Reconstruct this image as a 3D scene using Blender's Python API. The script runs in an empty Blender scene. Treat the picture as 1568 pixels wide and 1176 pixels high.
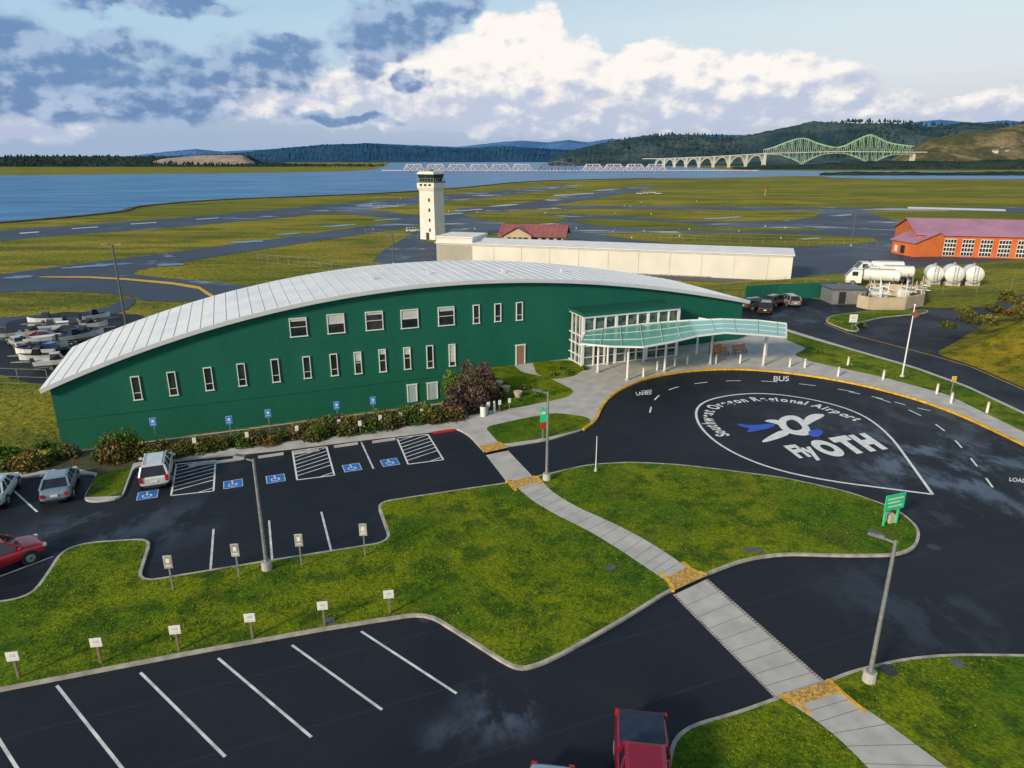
import bpy, bmesh, math, random
import numpy as np
from mathutils import Vector, Matrix, noise
from mathutils.geometry import tessellate_polygon
random.seed(7); rng=np.random.default_rng(7)
sc=bpy.context.scene
sc.view_settings.view_transform='Standard'; sc.view_settings.look='None'; sc.view_settings.exposure=0
# ------------------------------------------------------------ camera calibration / survey helpers
F=1059.0; CX=784.0; CY=588.0; H=21.0; PITCH=math.radians(18.05)
SP,CP=math.sin(PITCH),math.cos(PITCH)
def ray(u,v):
    x=(u-CX)/F; y=(v-CY)/F
    return x, CP-y*SP, -(SP+y*CP)
def P(u,v,z=0.0):
    a,b,c=ray(u,v); t=(z-H)/c
    return Vector((a*t,b*t,z))
def B(u,v,Y):
    a,b,c=ray(u,v); t=Y/b
    return Vector((a*t,Y,H+c*t))
cam=bpy.data.cameras.new('camera'); co=bpy.data.objects.new('camera',cam); sc.collection.objects.link(co)
co.location=(0,0,H); co.rotation_euler=(math.pi/2-PITCH,0,0)
cam.sensor_width=36; cam.lens=36*F/1568; cam.clip_end=60000; cam.clip_start=0.5
sc.camera=co
# terminal wall frame
WO=Vector((6.16,73.0,0)); WA=math.radians(21.95)
WD=Vector((math.cos(WA),math.sin(WA),0)); WN=Vector((-math.sin(WA),math.cos(WA),0))
def WP(s,n,z=0): 
    p=WO+WD*s+WN*n; p.z=z; return p
def WL(u,v,n=0):
    a,b,c=ray(u,v); d=Vector((a,b,0)); o=WO+WN*n
    t=o.dot(WN)/d.dot(WN); p=d*t
    return (p-WO).dot(WD), H+c*t
def sstep(a,b,x):
    t=min(1,max(0,(x-a)/(b-a))); return t*t*(3-2*t)
def interp(x,xs,ys):
    return float(np.interp(x,xs,ys))
def hgt(x,y):
    rx,ry=x-WO.x,y-WO.y
    s=rx*WD.x+ry*WD.y; n=rx*WN.x+ry*WN.y
    n0=interp(s,[-14,-8,24,28,34],[-8.6,1,4,24,30]); w=interp(s,[-14,-8,24,34],[6.4,10,12,20])
    return -3.0*sstep(n0,n0+w,n)
def G(u,v):
    z=0.0
    for i in range(12):
        p=P(u,v,z); z=0.5*z+0.5*hgt(p.x,p.y)
    p=P(u,v,z); return p
# ------------------------------------------------------------ materials
MATS={}
def mat(name,col,rough=0.6,metal=0.0,var=None,scale=1.0,bump=0.0,bscale=20.0,spec=0.5,detail=4,ramp=(0.35,0.65),coat=0):
    if name in MATS: return MATS[name]
    m=bpy.data.materials.new(name); m.use_nodes=True; nt=m.node_tree; N=nt.nodes; L=nt.links
    b=N['Principled BSDF']
    b.inputs['Base Color'].default_value=(*col,1); b.inputs['Roughness'].default_value=rough; b.inputs['Metallic'].default_value=metal
    b.inputs['Specular IOR Level'].default_value=spec
    if coat: b.inputs['Coat Weight'].default_value=coat
    g=N.new('ShaderNodeNewGeometry')
    if var is not None:
        n=N.new('ShaderNodeTexNoise'); n.inputs['Scale'].default_value=scale; n.inputs['Detail'].default_value=detail
        L.new(g.outputs['Position'],n.inputs['Vector'])
        r=N.new('ShaderNodeValToRGB'); r.color_ramp.elements[0].position=ramp[0]; r.color_ramp.elements[1].position=ramp[1]
        r.color_ramp.elements[0].color=(*col,1); r.color_ramp.elements[1].color=(*var,1)
        L.new(n.outputs['Fac'],r.inputs['Fac']); L.new(r.outputs['Color'],b.inputs['Base Color'])
    if bump:
        n2=N.new('ShaderNodeTexNoise'); n2.inputs['Scale'].default_value=bscale; n2.inputs['Detail'].default_value=3
        L.new(g.outputs['Position'],n2.inputs['Vector'])
        bp=N.new('ShaderNodeBump'); bp.inputs['Strength'].default_value=1; bp.inputs['Distance'].default_value=bump
        L.new(n2.outputs['Fac'],bp.inputs['Height']); L.new(bp.outputs['Normal'],b.inputs['Normal'])
    MATS[name]=m; return m
class NB:
    """tiny node builder"""
    def __init__(s,nt): s.nt=nt; s.N=nt.nodes; s.L=nt.links
    def inp(s,sock,val):
        if isinstance(val,bpy.types.NodeSocket): s.L.new(val,sock)
        else: sock.default_value=val
    def math(s,op,a,b=0.0,c=None,clamp=False):
        n=s.N.new('ShaderNodeMath'); n.operation=op; n.use_clamp=clamp
        s.inp(n.inputs[0],a); s.inp(n.inputs[1],b)
        if c is not None: s.inp(n.inputs[2],c)
        return n.outputs[0]
    def vm(s,op,a,b=None,scale=None):
        n=s.N.new('ShaderNodeVectorMath'); n.operation=op
        s.inp(n.inputs[0],a)
        if b is not None: s.inp(n.inputs[1],b)
        if scale is not None: s.inp(n.inputs[3],scale)
        return n.outputs['Value'] if op in('LENGTH','DOT_PRODUCT','DISTANCE') else n.outputs[0]
    def noise(s,vec,scale,detail=5,rough=0.5,dist=0.0):
        n=s.N.new('ShaderNodeTexNoise'); n.inputs['Scale'].default_value=scale; n.inputs['Detail'].default_value=detail
        n.inputs['Roughness'].default_value=rough; n.inputs['Distortion'].default_value=dist
        s.L.new(vec,n.inputs['Vector']); return n.outputs['Fac']
    def mix(s,f,a,b,mode='MIX'):
        n=s.N.new('ShaderNodeMix'); n.data_type='RGBA'; n.blend_type=mode
        s.inp(n.inputs[0],f); s.inp(n.inputs[6],a); s.inp(n.inputs[7],b); return n.outputs[2]
    def mr(s,v,a,b,c=0.0,d=1.0,smooth=True):
        n=s.N.new('ShaderNodeMapRange'); n.interpolation_type='SMOOTHSTEP' if smooth else 'LINEAR'
        s.inp(n.inputs[0],v); n.inputs[1].default_value=a; n.inputs[2].default_value=b; n.inputs[3].default_value=c; n.inputs[4].default_value=d
        return n.outputs[0]
def newmat(name):
    m=bpy.data.materials.new(name); m.use_nodes=True; MATS[name]=m
    return m,NB(m.node_tree),m.node_tree.nodes['Principled BSDF']
def grass_mat(name,dark,mid,bright,far=False,straw=(0.16,0.13,0.03)):
    m,b,bs=newmat(name)
    g=b.N.new('ShaderNodeNewGeometry').outputs['Position']
    gs=b.vm('MULTIPLY',g,(0.35,1.0,1.0)) if far else g
    n1=b.noise(gs,0.10 if not far else 0.02,5,0.62,0.6); n2=b.noise(gs,0.55 if not far else 0.09,5,0.7); n3=b.noise(g,5.5 if not far else 1.0,5,0.8)
    c=b.mix(b.mr(n1,0.38,0.60),(*mid,1),(*bright,1))
    c=b.mix(b.math('MULTIPLY',b.mr(n2,0.45,0.62),0.85),c,(*dark,1))
    n4=b.noise(gs,0.35 if not far else 0.035,3,0.5)
    c=b.mix(b.mr(n4,0.58,0.72,0,0.45),c,(*straw,1))
    c=b.mix(b.mr(n3,0.32,0.68,0.0,1.0),c,b.mix(1.0,c,(0.34,0.38,0.34,1),'MULTIPLY'))
    b.L.new(c,bs.inputs['Base Color']); bs.inputs['Roughness'].default_value=0.85; bs.inputs['Specular IOR Level'].default_value=0.12
    bp=b.N.new('ShaderNodeBump'); bp.inputs['Distance'].default_value=0.10 if not far else 0.4; b.L.new(b.noise(g,9 if not far else 0.8,3,0.75),bp.inputs['Height']); b.L.new(bp.outputs[0],bs.inputs['Normal'])
    return m
M_grass=grass_mat('lawn_grass',(0.050,0.125,0.008),(0.11,0.215,0.008),(0.265,0.32,0.009),straw=(0.20,0.18,0.03))
M_field=grass_mat('field_grass',(0.12,0.155,0.018),(0.23,0.24,0.016),(0.42,0.34,0.03),far=True,straw=(0.34,0.24,0.06))
def asphalt_mat(name,c0,c1,stain,r0,r1,sc1=0.12,puddle=None,spots=None):
    m,b,bs=newmat(name)
    g=b.N.new('ShaderNodeNewGeometry').outputs['Position']
    n1=b.noise(g,sc1,5,0.6,0.5); n2=b.noise(g,sc1*0.45,5,0.6,1.0); n3=b.noise(g,14,3,0.6)
    c=b.mix(b.mr(n1,0.35,0.65),(*c0,1),(*c1,1))
    st=b.mr(n2,0.58,0.72,0,0.7)
    rr=b.mr(n1,0.4,0.62,r0,r1)
    c=b.mix(st,c,(*stain,1))
    if spots:
        nz=b.noise(b.vm('MULTIPLY',g,(1.0,0.6,1)),0.30,6,0.68,0.25); acc=None
        for (u,v,rad,st_) in spots:
            p=P(u,v); d=b.vm('DISTANCE',g,tuple(p)); k=b.mr(d,rad*0.2,rad,st_,0)
            acc=k if acc is None else b.math('MAXIMUM',acc,k)
        wm=b.math('MULTIPLY',acc,b.mr(nz,0.47,0.62)); c=b.mix(wm,c,(0.085,0.12,0.18,1)); rr=b.math('MULTIPLY',rr,b.math('SUBTRACT',1.0,b.math('MULTIPLY',wm,0.5)))  # bluish sheen of wet patches painted into the colour, along with scuffs and seams
        # faint construction-lane seams from the sealer passes
        sx_=b.N.new('ShaderNodeSeparateXYZ'); b.L.new(g,sx_.inputs[0])
        ph=b.math('ADD',b.math('MULTIPLY',sx_.outputs[0],-0.374),b.math('MULTIPLY',sx_.outputs[1],0.928))
        fr_=b.math('PINGPONG',ph,1.9); c=b.mix(b.mr(fr_,0.0,0.10,0.35,0.0),c,(0.034,0.042,0.058,1))
    c=b.mix(b.mr(n3,0.3,0.7,0,0.4),c,b.mix(1.0,c,(0.5,0.5,0.5,1),'MULTIPLY'))
    b.L.new(c,bs.inputs['Base Color'])
    if puddle:
        pm=b.mr(b.noise(b.vm('MULTIPLY',g,(0.5,1,1)),puddle,5,0.6,1.2),0.56,0.62)
        rr=b.math('MULTIPLY',rr,b.math('SUBTRACT',1.0,b.math('MULTIPLY',pm,0.7)))
    b.L.new(rr,bs.inputs['Roughness'])
    bs.inputs['Specular IOR Level'].default_value=0.28
    if not puddle:
        bp=b.N.new('ShaderNodeBump'); bp.inputs['Distance'].default_value=0.008; b.L.new(n3,bp.inputs['Height']); b.L.new(bp.outputs[0],bs.inputs['Normal'])
    return m
M_asph=asphalt_mat('asphalt',(0.009,0.013,0.022),(0.016,0.021,0.033),(0.028,0.037,0.054),0.55,0.8,spots=[(1455,715,12,0.9),(1390,690,9,0.7),(1530,770,8,0.7),(1480,640,11,0.4),(770,1085,2.6,0.8),(690,1130,1.8,0.5),(130,815,5,0.6),(250,800,5,0.4),(1400,930,6,0.25),(1230,480,12,0.4)])
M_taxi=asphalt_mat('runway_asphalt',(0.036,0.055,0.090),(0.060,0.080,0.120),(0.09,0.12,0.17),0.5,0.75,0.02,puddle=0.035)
M_conc=mat('concrete',(0.37,0.36,0.35),0.85,var=(0.52,0.505,0.48),scale=0.9,bump=0.004,bscale=30,ramp=(0.3,0.7))
M_kerb=mat('kerb_concrete',(0.26,0.245,0.22),0.85,var=(0.46,0.43,0.38),scale=1.5)
M_white=mat('road_paint_white',(0.60,0.63,0.66),0.7,var=(0.8,0.8,0.8),scale=2.5)
M_fade=mat('worn_road_paint',(0.42,0.45,0.48),0.7,var=(0.75,0.76,0.77),scale=1.5)
M_yel=mat('road_paint_yellow',(0.50,0.27,0.02),0.7,var=(0.80,0.48,0.04),scale=3)
M_blue=mat('road_paint_blue',(0.01,0.14,0.50),0.6,var=(0.02,0.2,0.6),scale=3)
M_swoosh=mat('logo_blue',(0.02,0.07,0.5),0.6,var=(0.03,0.1,0.6),scale=1)
M_metal=mat('galvanised_metal',(0.30,0.31,0.32),0.45,0.6,var=(0.42,0.43,0.44),scale=4)
M_dmetal=mat('dark_bronze_metal',(0.10,0.11,0.12),0.5,0.4,var=(0.14,0.15,0.16),scale=4)
M_wpaint=mat('white_painted_metal',(0.72,0.73,0.72),0.45,var=(0.8,0.8,0.79),scale=0.6)
M_dark=mat('dark_frame',(0.02,0.022,0.025),0.5,var=(0.03,0.03,0.035),scale=3)
M_glass=mat('window_glass',(0.012,0.018,0.022),0.08,var=(0.03,0.04,0.045),scale=0.7,spec=0.8)
M_rubber=mat('tyre_rubber',(0.015,0.015,0.016),0.8,var=(0.022,0.022,0.023),scale=9)
M_bed=mat('bark_mulch',(0.035,0.045,0.014),0.95,var=(0.07,0.06,0.025),scale=2,bump=0.05,bscale=6)
# ------------------------------------------------------------ mesh builder
class MB:
    def __init__(s): s.v=[];s.f=[];s.m=[];s.mats=[]
    def mi(s,m):
        if m not in s.mats: s.mats.append(m)
        return s.mats.index(m)
    def add(s,vs,fs,m):
        o=len(s.v); s.v+= [tuple(v) for v in vs]; k=s.mi(m)
        for f in fs: s.f.append(tuple(i+o for i in f)); s.m.append(k)
    def box(s,c,d,m,rz=0):
        x,y,z=d[0]/2,d[1]/2,d[2]/2
        vs=[Vector((a*x,b*y,e*z)) for e in(-1,1) for a,b in((-1,-1),(1,-1),(1,1),(-1,1))]
        R=Matrix.Rotation(rz,3,'Z'); vs=[R@v+Vector(c) for v in vs]
        s.add(vs,[(3,2,1,0),(4,5,6,7),(0,1,5,4),(1,2,6,5),(2,3,7,6),(3,0,4,7)],m)
    def beam(s,p,q,w,h,m):
        p=Vector(p);q=Vector(q);d=(q-p)
        if d.length<1e-6:return
        d.normalize(); up=Vector((0,0,1)) if abs(d.z)<0.95 else Vector((0,1,0))
        a=d.cross(up).normalized(); b=a.cross(d)
        vs=[]
        for o in(p,q):
            for i,j in((-1,-1),(1,-1),(1,1),(-1,1)): vs.append(o+a*(i*w/2)+b*(j*h/2))
        s.add(vs,[(3,2,1,0),(4,5,6,7),(0,1,5,4),(1,2,6,5),(2,3,7,6),(3,0,4,7)],m)
    def cyl(s,p,q,r0,r1,m,n=12):
        p=Vector(p);q=Vector(q);d=(q-p).normalized(); up=Vector((0,0,1)) if abs(d.z)<0.95 else Vector((0,1,0))
        a=d.cross(up).normalized(); b=d.cross(a)
        vs=[]
        for o,r in((p,r0),(q,r1)):
            for i in range(n):
                t=2*math.pi*i/n; vs.append(o+a*(math.cos(t)*r)+b*(math.sin(t)*r))
        fs=[(i,(i+1)%n,n+(i+1)%n,n+i) for i in range(n)]+[tuple(range(n))[::-1],tuple(range(n,2*n))]
        s.add(vs,fs,m)
    def sheet(s,pts,z,m):
        tri=tessellate_polygon([[Vector((p[0],p[1],0)) for p in pts]]); tt=[]
        for t in tri:
            a,b,c=[pts[i] for i in t]
            cr=(b[0]-a[0])*(c[1]-a[1])-(b[1]-a[1])*(c[0]-a[0])
            tt.append(tuple(t) if cr>0 else tuple(t)[::-1])
        s.add([(p[0],p[1],z) for p in pts],tt,m)
    def prism(s,pts,z0,z1,m):
        n=len(pts)
        vs=[(p[0],p[1],z0) for p in pts]+[(p[0],p[1],z1) for p in pts]
        area=sum(pts[i][0]*pts[(i+1)%n][1]-pts[(i+1)%n][0]*pts[i][1] for i in range(n))
        fs=[(i,(i+1)%n,n+(i+1)%n,n+i) for i in range(n)]
        if area<0: fs=[f[::-1] for f in fs]
        s.add(vs,fs,m); s.sheet(pts,z1,m)
    def build(s,name,parent=None,loc=None,rz=0,bevel=0,smooth=False):
        me=bpy.data.meshes.new(name); me.from_pydata(s.v,[],s.f)
        for m in s.mats: me.materials.append(m)
        me.polygons.foreach_set('material_index',s.m); me.update()
        o=bpy.data.objects.new(name,me); sc.collection.objects.link(o)
        if parent: o.parent=parent
        if loc is not None: o.location=loc
        o.rotation_euler=(0,0,rz)
        if bevel:
            b=o.modifiers.new('bevel','BEVEL'); b.width=bevel; b.segments=2; b.limit_method='ANGLE'
        if smooth:
            for p in me.polygons: p.use_smooth=True
        return o
def empty(name,loc=(0,0,0),rz=0):
    e=bpy.data.objects.new(name,None); sc.collection.objects.link(e); e.location=loc; e.rotation_euler=(0,0,rz); return e
def chaikin(pts,it=2,closed=True):
    for _ in range(it):
        r=[];n=len(pts)
        rngi=range(n) if closed else range(n-1)
        if not closed: r.append(pts[0])
        for i in rngi:
            a=pts[i];b=pts[(i+1)%n]; r.append(a.lerp(b,0.25)); r.append(a.lerp(b,0.75))
        if not closed: r.append(pts[-1])
        pts=r
    return pts
def inset(pts,d):
    n=len(pts); area=sum(pts[i].x*pts[(i+1)%n].y-pts[(i+1)%n].x*pts[i].y for i in range(n))
    sg=1 if area>0 else -1; r=[]
    for i in range(n):
        a,b,c=pts[i-1],pts[i],pts[(i+1)%n]
        e1=Vector((b.x-a.x,b.y-a.y)).normalized(); e2=Vector((c.x-b.x,c.y-b.y)).normalized()
        n1=Vector((-e1.y,e1.x))*sg; n2=Vector((-e2.y,e2.x))*sg; k=(n1+n2)
        if k.length<1e-4: k=n1
        k.normalize(); l=d/max(0.4,k.dot(n1))
        r.append(Vector((b.x+k.x*l,b.y+k.y*l,0)))
    return r
def px(lst,z=0): return [P(u,v,z) for u,v in lst]
def corner_keep(pts,r=1.2):
    n=len(pts);out=[]
    for i in range(n):
        a,b,c=pts[i-1],pts[i],pts[(i+1)%n]
        la=(a-b).length; lc=(c-b).length; ra=min(r,la*0.45); rc=min(r,lc*0.45)
        p=b+(a-b).normalized()*ra; q=b+(c-b).normalized()*rc
        for t in(0,0.25,0.5,0.75,1): out.append(p.lerp(b,t).lerp(b.lerp(q,t),t))
    return out
# ------------------------------------------------------------ ground
def axis(lo,hi,step,far):
    a=list(np.arange(lo,hi+0.1,step)); s=step; x=hi
    while x<far: s*=1.35; x+=s; a.append(x)
    s=step;x=lo; pre=[]
    while x>-far: s*=1.35; x-=s; pre.append(x)
    return pre[::-1]+a
xs=axis(-130,190,2,16000); ys=axis(0,210,2,16000)
gv=[(x,y,hgt(x,y)) for y in ys for x in xs]; nx=len(xs)
gf=[(j*nx+i,j*nx+i+1,(j+1)*nx+i+1,(j+1)*nx+i) for j in range(len(ys)-1) for i in range(nx-1)]
g=MB(); g.add(gv,gf,M_field); g.build('ground')
a=MB()
pts=[Vector((-160,-60,0)),Vector((160,-60,0)),Vector((190,60,0)),P(1900,470),P(1568,450),P(1500,470),P(1440,472),P(1280,462),P(1190,450),P(1150,452),WP(25.5,9),WP(24,-0.5),WP(-7,-0.5),WP(-12,-9.4),WP(-130,-9.4)]
a.sheet(pts,0.004,M_asph); a.build('parking_lot_asphalt')
def raised(name,outline,z=0.13,m=M_kerb):
    b=MB(); b.prism([(p.x,p.y) for p in outline],-0.2,z,m); return b.build(name)
TUFT=[]
def lawn(name,outline,d=0.17,z=0.136,m=None):
    o=inset(outline,d) if d else outline
    b=MB(); b.sheet(o,z,m or M_grass); TUFT.append((o,z)); return b.build(name)
body1=corner_keep(px([(-250,955),(45,917),(72,880),(93,846),(130,833),(234,826),(213,893),(400,862),(597,831),(576,771),(700,752),(783,740),(826,730),(900,713),(965,709),(1040,713),(1100,720),(1200,733),(1300,755),(1375,782),(1410,812),(1405,840),(1375,853),(1300,854),(1200,851),(1140,860),(1080,883),(1030,905),(950,955),(850,1012),(805,1029),(780,1024),(720,985),(652,942),(500,966),(300,1002),(0,1060),(-250,1112)]),1.0)
raised('island_kerb',body1); lawn('central_lawn',body1)
body2=corner_keep(px([(1018,1240),(1022,1145),(1050,1114),(1120,1095),(1195,1068),(1265,1045),(1300,1030),(1380,1011),(1450,1004),(1568,1005),(1800,1015),(1900,1400),(1020,1500)]),1.2)
raised('island_kerb',body2); lawn('roadside_lawn',body2)
loop=[(742,694),(765,687),(840,675),(893,659),(913,645),(920,625),(935,607),(960,592),(1000,577),(1070,567),(1150,566),(1250,577),(1350,597),(1450,627),(1568,682),(1750,775),(2100,980)]
upper=[(1900,760),(1700,680),(1568,633),(1480,592),(1400,563),(1300,534),(1240,516),(1205,505),(1165,497)]
left=[(-250,756),(0,733),(150,727),(127,766),(142,771),(187,765),(206,716),(280,706),(345,699),(440,689),(560,674),(640,665),(698,657),(718,668)]
b3=px(left+loop+upper)+[WP(24.2,0.5),WP(-6,0.5),WP(-12,-8.8),WP(-110,-8.8)]
body3=corner_keep(b3,0.8)
raised('pavement_kerb',body3,m=M_conc)
Z3=0.136
def patch(name,lst,m=None,z=Z3,round_=0.8): 
    p=corner_keep(px(lst),round_) ; b=MB(); b.sheet(p,z,m or M_grass); TUFT.append((p,z)); return b.build(name)
bed=[P(-250,748),P(0,727),P(118,720),P(150,727),P(130,764),P(186,762),P(204,712),P(280,696),P(345,689),P(440,679),P(560,663),P(640,653),P(700,642),P(740,622),P(770,600),WP(-9.5,-1.5),WP(-12.2,-9.0),WP(-110,-9.0)]
b=MB(); b.sheet(bed,Z3,M_bed); b.build('planting_bed')
patch('entrance_lawn',[(146,733),(131,764),(184,761),(203,716)],z=Z3+0.006)
patch('entrance_lawn',[(742,656),(800,643),(850,634),(903,641),(905,653),(885,661),(830,674),(766,683)])
patch('entrance_lawn',[(742,565),(785,560),(800,572),(840,580),(880,600),(870,610),(800,625),(760,630),(715,640),(735,610)])
patch('entrance_lawn',[(815,556),(868,553),(905,560),(880,578),(845,583),(822,575)])
patch('roadside_lawn',[(1165,500),(1205,509),(1240,520),(1300,537),(1400,566),(1480,595),(1568,637),(1720,700),(1720,725),(1568,664),(1450,606),(1350,579),(1240,555),(1215,545),(1235,535),(1205,522)])
b=MB()
def path(L,R,z,m=M_conc):
    l=chaikin(px(L),2,False); r=chaikin(px(R),2,False)
    b.sheet(l+r[::-1],z,m)
L1=[(786,744),(812,768),(850,791),(900,815),(950,846),(990,873),(1018,892)];R1=[(826,734),(842,754),(880,778),(930,800),(980,825),(1022,851),(1052,873)]
L2=[(1208,1081),(1260,1115),(1310,1160),(1400,1260)];R2=[(1278,1062),(1330,1092),(1430,1166),(1540,1250)]
path(L1,R1,0.150); path(L2,R2,0.150)
b.build('footpath')
b=MB()
b.sheet(px([(1034,910),(1190,1068),(1262,1048),(1080,888)]),0.009,M_conc)
b.sheet(px([(744,697),(778,741),(818,732),(778,690)]),0.009,M_conc)
def lp(p,q,t): return (p[0]+(q[0]-p[0])*t,p[1]+(q[1]-p[1])*t)
for i in range(48):
    for (a0,a1),(c0,c1) in((((1034,910),(1190,1068)),((1030,911),(1186,1069))),(((1080,888),(1262,1048)),((1084,887),(1266,1046)))):
        t0,t1=i/48,(i+0.8)/48
        b.sheet(px([lp(a0,a1,t0),lp(a0,a1,t1),lp(c0,c1,t1),lp(c0,c1,t0)]),0.0135,M_kerb)
b.build('pedestrian_crossing')
b=MB()
M_joint=mat('joint_dark',(0.17,0.165,0.155),0.9,var=(0.22,0.215,0.20),scale=3)
def stripe(mb,p,q,w,z,m):
    d=(q-p); d.z=0
    if d.length<1e-5: return
    d.normalize(); k=Vector((-d.y,d.x,0))*(w/2)
    mb.sheet([p-k,q-k,q+k,p+k],z,m)
def lerp2(A,Bq,t):
    n=len(A)-1; f=t*n; i=min(int(f),n-1); f-=i
    return tuple(A[i][k]*(1-f)+A[i+1][k]*f for k in(0,1)),tuple(Bq[i][k]*(1-f)+Bq[i+1][k]*f for k in(0,1))
for i in range(1,16):
    p,q=lerp2(L1,R1,i/16); stripe(b,P(*p),P(*q),0.03,0.154,M_joint)
for i in range(1,9):
    p,q=lerp2([(1034,910),(1190,1068)],[(1080,888),(1262,1048)],i/9); stripe(b,P(*p),P(*q),0.03,0.014,M_joint)
for i in range(1,7):
    p,q=lerp2(L2,R2,i/7); stripe(b,P(*p),P(*q),0.03,0.154,M_joint)
b.build('pavement_joints')
b=MB()
M_tact=mat('tactile_paving',(0.35,0.20,0.05),0.8,var=(0.65,0.40,0.10),scale=8,ramp=(0.45,0.55))
def tact(q,z): b.sheet(px(q),z,M_tact)
tact([(1015,890),(1032,908),(1080,886),(1054,871)],0.156)
tact([(1190,1070),(1212,1086),(1285,1066),(1266,1047)],0.156)
tact([(778,741),(790,751),(830,739),(818,731)],0.156)
tact([(733,686),(744,696),(779,688),(766,679)],0.156)
def kerbline(lst,w=0.2,z0=0.0,z1=0.16,m=M_yel):
    p=chaikin(px(lst),2,False)
    for i in range(len(p)-1):
        q0,q1=p[i],p[i+1]; b.beam(Vector((q0.x,q0.y,(z0+z1)/2)),Vector((q1.x,q1.y,(z0+z1)/2)),w,z1-z0,m)
kerbline([(1010,880),(1024,893),(1030,907)]); kerbline([(1045,864),(1062,878),(1082,882)])
kerbline([(1195,1069),(1215,1076),(1240,1098)]); kerbline([(1268,1044),(1285,1062),(1325,1095)])
kerbline([(776,738),(790,754)]);kerbline([(822,732),(830,746)])
kerbline([(740,692),(764,687)])
kerbline(loop[3:],w=0.22)
b.build('yellow_kerb_paint')
# ---------------------------------------------------------------- painted markings
b=MB()
def ln(p,q,w=0.12,z=0.010,m=None): stripe(b,P(*p),P(*q),w,z,m or M_white)
for p,q in [((87,1050),(200,1193)),((215,1030),(345,1159)),((334,1008),(477,1129)),((447,988),(585,1087)),((553,967),(699,1062)),((-40,1072),(60,1230)),
            ((327,810),(322,877)),((412,797),(417,860)),((492,784),(508,847)),((22,752),(57,784)),((-60,905),(82,852)),
            ((553,677),(572,718))]: ln(p,q,m=M_fade)
def hatch(q,n):
    q=[P(*k) for k in q]
    for i in range(4): stripe(b,q[i],q[(i+1)%4],0.12,0.010,M_white)
    A,Bq,C,D=q
    for i in range(1,n):
        t=i/n; p0=A.lerp(D,t); t2=t-0.22
        p1=Bq.lerp(C,max(0,min(1,t2))) if t2>=0 else A.lerp(Bq,min(1,t/0.22))
        stripe(b,p0,p1,0.10,0.0102,M_fade)
    stripe(b,D.lerp(C,0.6),Bq.lerp(C,0.9),0.1,0.0102,M_fade)
hatch([(270,711),(330,705),(327,752),(262,759)],8)
hatch([(448,691),(500,684),(512,728),(455,735)],8)
hatch([(608,671),(655,665),(679,704),(625,711)],8)
def ada(u,v):
    c=P(u,v); 
    def sq(sx,sy,z,m,ox=0,oy=0): 
        o=c+WD*ox+WN*oy
        b.sheet([o-WD*sx-WN*sy,o+WD*sx-WN*sy,o+WD*sx+WN*sy,o-WD*sx+WN*sy],z,m)
    sq(0.62,0.62,0.0105,M_fade); sq(0.57,0.57,0.0145,M_blue)
    for k in range(14):
        t0=math.pi*(0.7+k*0.1); t1=t0+math.pi*0.1; o=c+WN*-0.12+WD*-0.03
        p=o+WD*math.cos(t0)*0.26+WN*math.sin(t0)*0.26; q=o+WD*math.cos(t1)*0.26+WN*math.sin(t1)*0.26; stripe(b,p,q,0.07,0.018,M_white)
    sq(0.04,0.22,0.0181,M_white,-0.05,0.14); sq(0.07,0.06,0.0182,M_white,-0.05,0.43); sq(0.13,0.035,0.0183,M_white,0.1,0.0)
    sq(0.035,0.13,0.0184,M_white,0.24,-0.15)
for u,v in((357,741),(422,733),(539,716),(597,708),(226,758)): ada(u,v)
def resample(p,step):
    d=[0]
    for i in range(1,len(p)): d.append(d[-1]+(p[i]-p[i-1]).length)
    n=int(d[-1]/step); out=[]
    for k in range(n+1):
        s=k*step; i=max(1,min(len(p)-1,int(np.searchsorted(d,s)))); t=(s-d[i-1])/max(1e-6,d[i]-d[i-1]); out.append(p[i-1].lerp(p[i],t))
    return out
def dashed(lst,on,off,w=0.14):
    p=resample(chaikin(px(lst),3,False),0.5); i=0
    while i<len(p)-1:
        for k in range(int(on/0.5)):
            if i+k+1<len(p): stripe(b,p[i+k],p[i+k+1],w,0.010,M_white)
        i+=int((on+off)/0.5)
dashed([(995,632),(999,615),(1015,600),(1045,590),(1100,583),(1170,583),(1250,590),(1330,604),(1400,630),(1450,660),(1490,705),(1530,760)],1.5,2.0)
dashed([(1300,600),(1350,610),(1400,624),(1440,632)],1.0,1.0)
tp=px([(1428,757),(1380,751),(1250,734),(1165,713),(1100,682),(1066,648),(1066,620),(1105,606),(1170,601),(1250,612),(1318,632),(1362,665),(1396,712),(1428,757)])
tp=chaikin(tp,3,False)
for i in range(len(tp)-1): stripe(b,tp[i],tp[i+1],0.2,0.010,M_white)
def glyph_mesh(txt,bold=0.02):
    c=bpy.data.curves.new('t','FONT'); c.body=txt; c.size=1; c.offset=bold
    o=bpy.data.objects.new('t',c); sc.collection.objects.link(o); bpy.context.view_layer.update()
    ev=o.evaluated_get(bpy.context.evaluated_depsgraph_get()); me=ev.to_mesh()
    v=[Vector(k.co) for k in me.vertices]; f=[tuple(p.vertices) for p in me.polygons]
    ev.to_mesh_clear(); bpy.data.objects.remove(o); return v,f
def text_affine(txt,BL,BR,TL,z=0.0145,m=None,bold=0.02):
    v,f=glyph_mesh(txt,bold); x0=min(k.x for k in v);x1=max(k.x for k in v);y0=min(k.y for k in v);y1=max(k.y for k in v)
    ex=(BR-BL)/(x1-x0); ey=(TL-BL)/(y1-y0)
    vs=[]
    for k in v:
        p=BL+ex*(k.x-x0)+ey*(k.y-y0); vs.append((p.x,p.y,z))
    if ex.cross(ey).z<0: f=[q[::-1] for q in f]
    b.add(vs,f,m or M_white)
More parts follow.
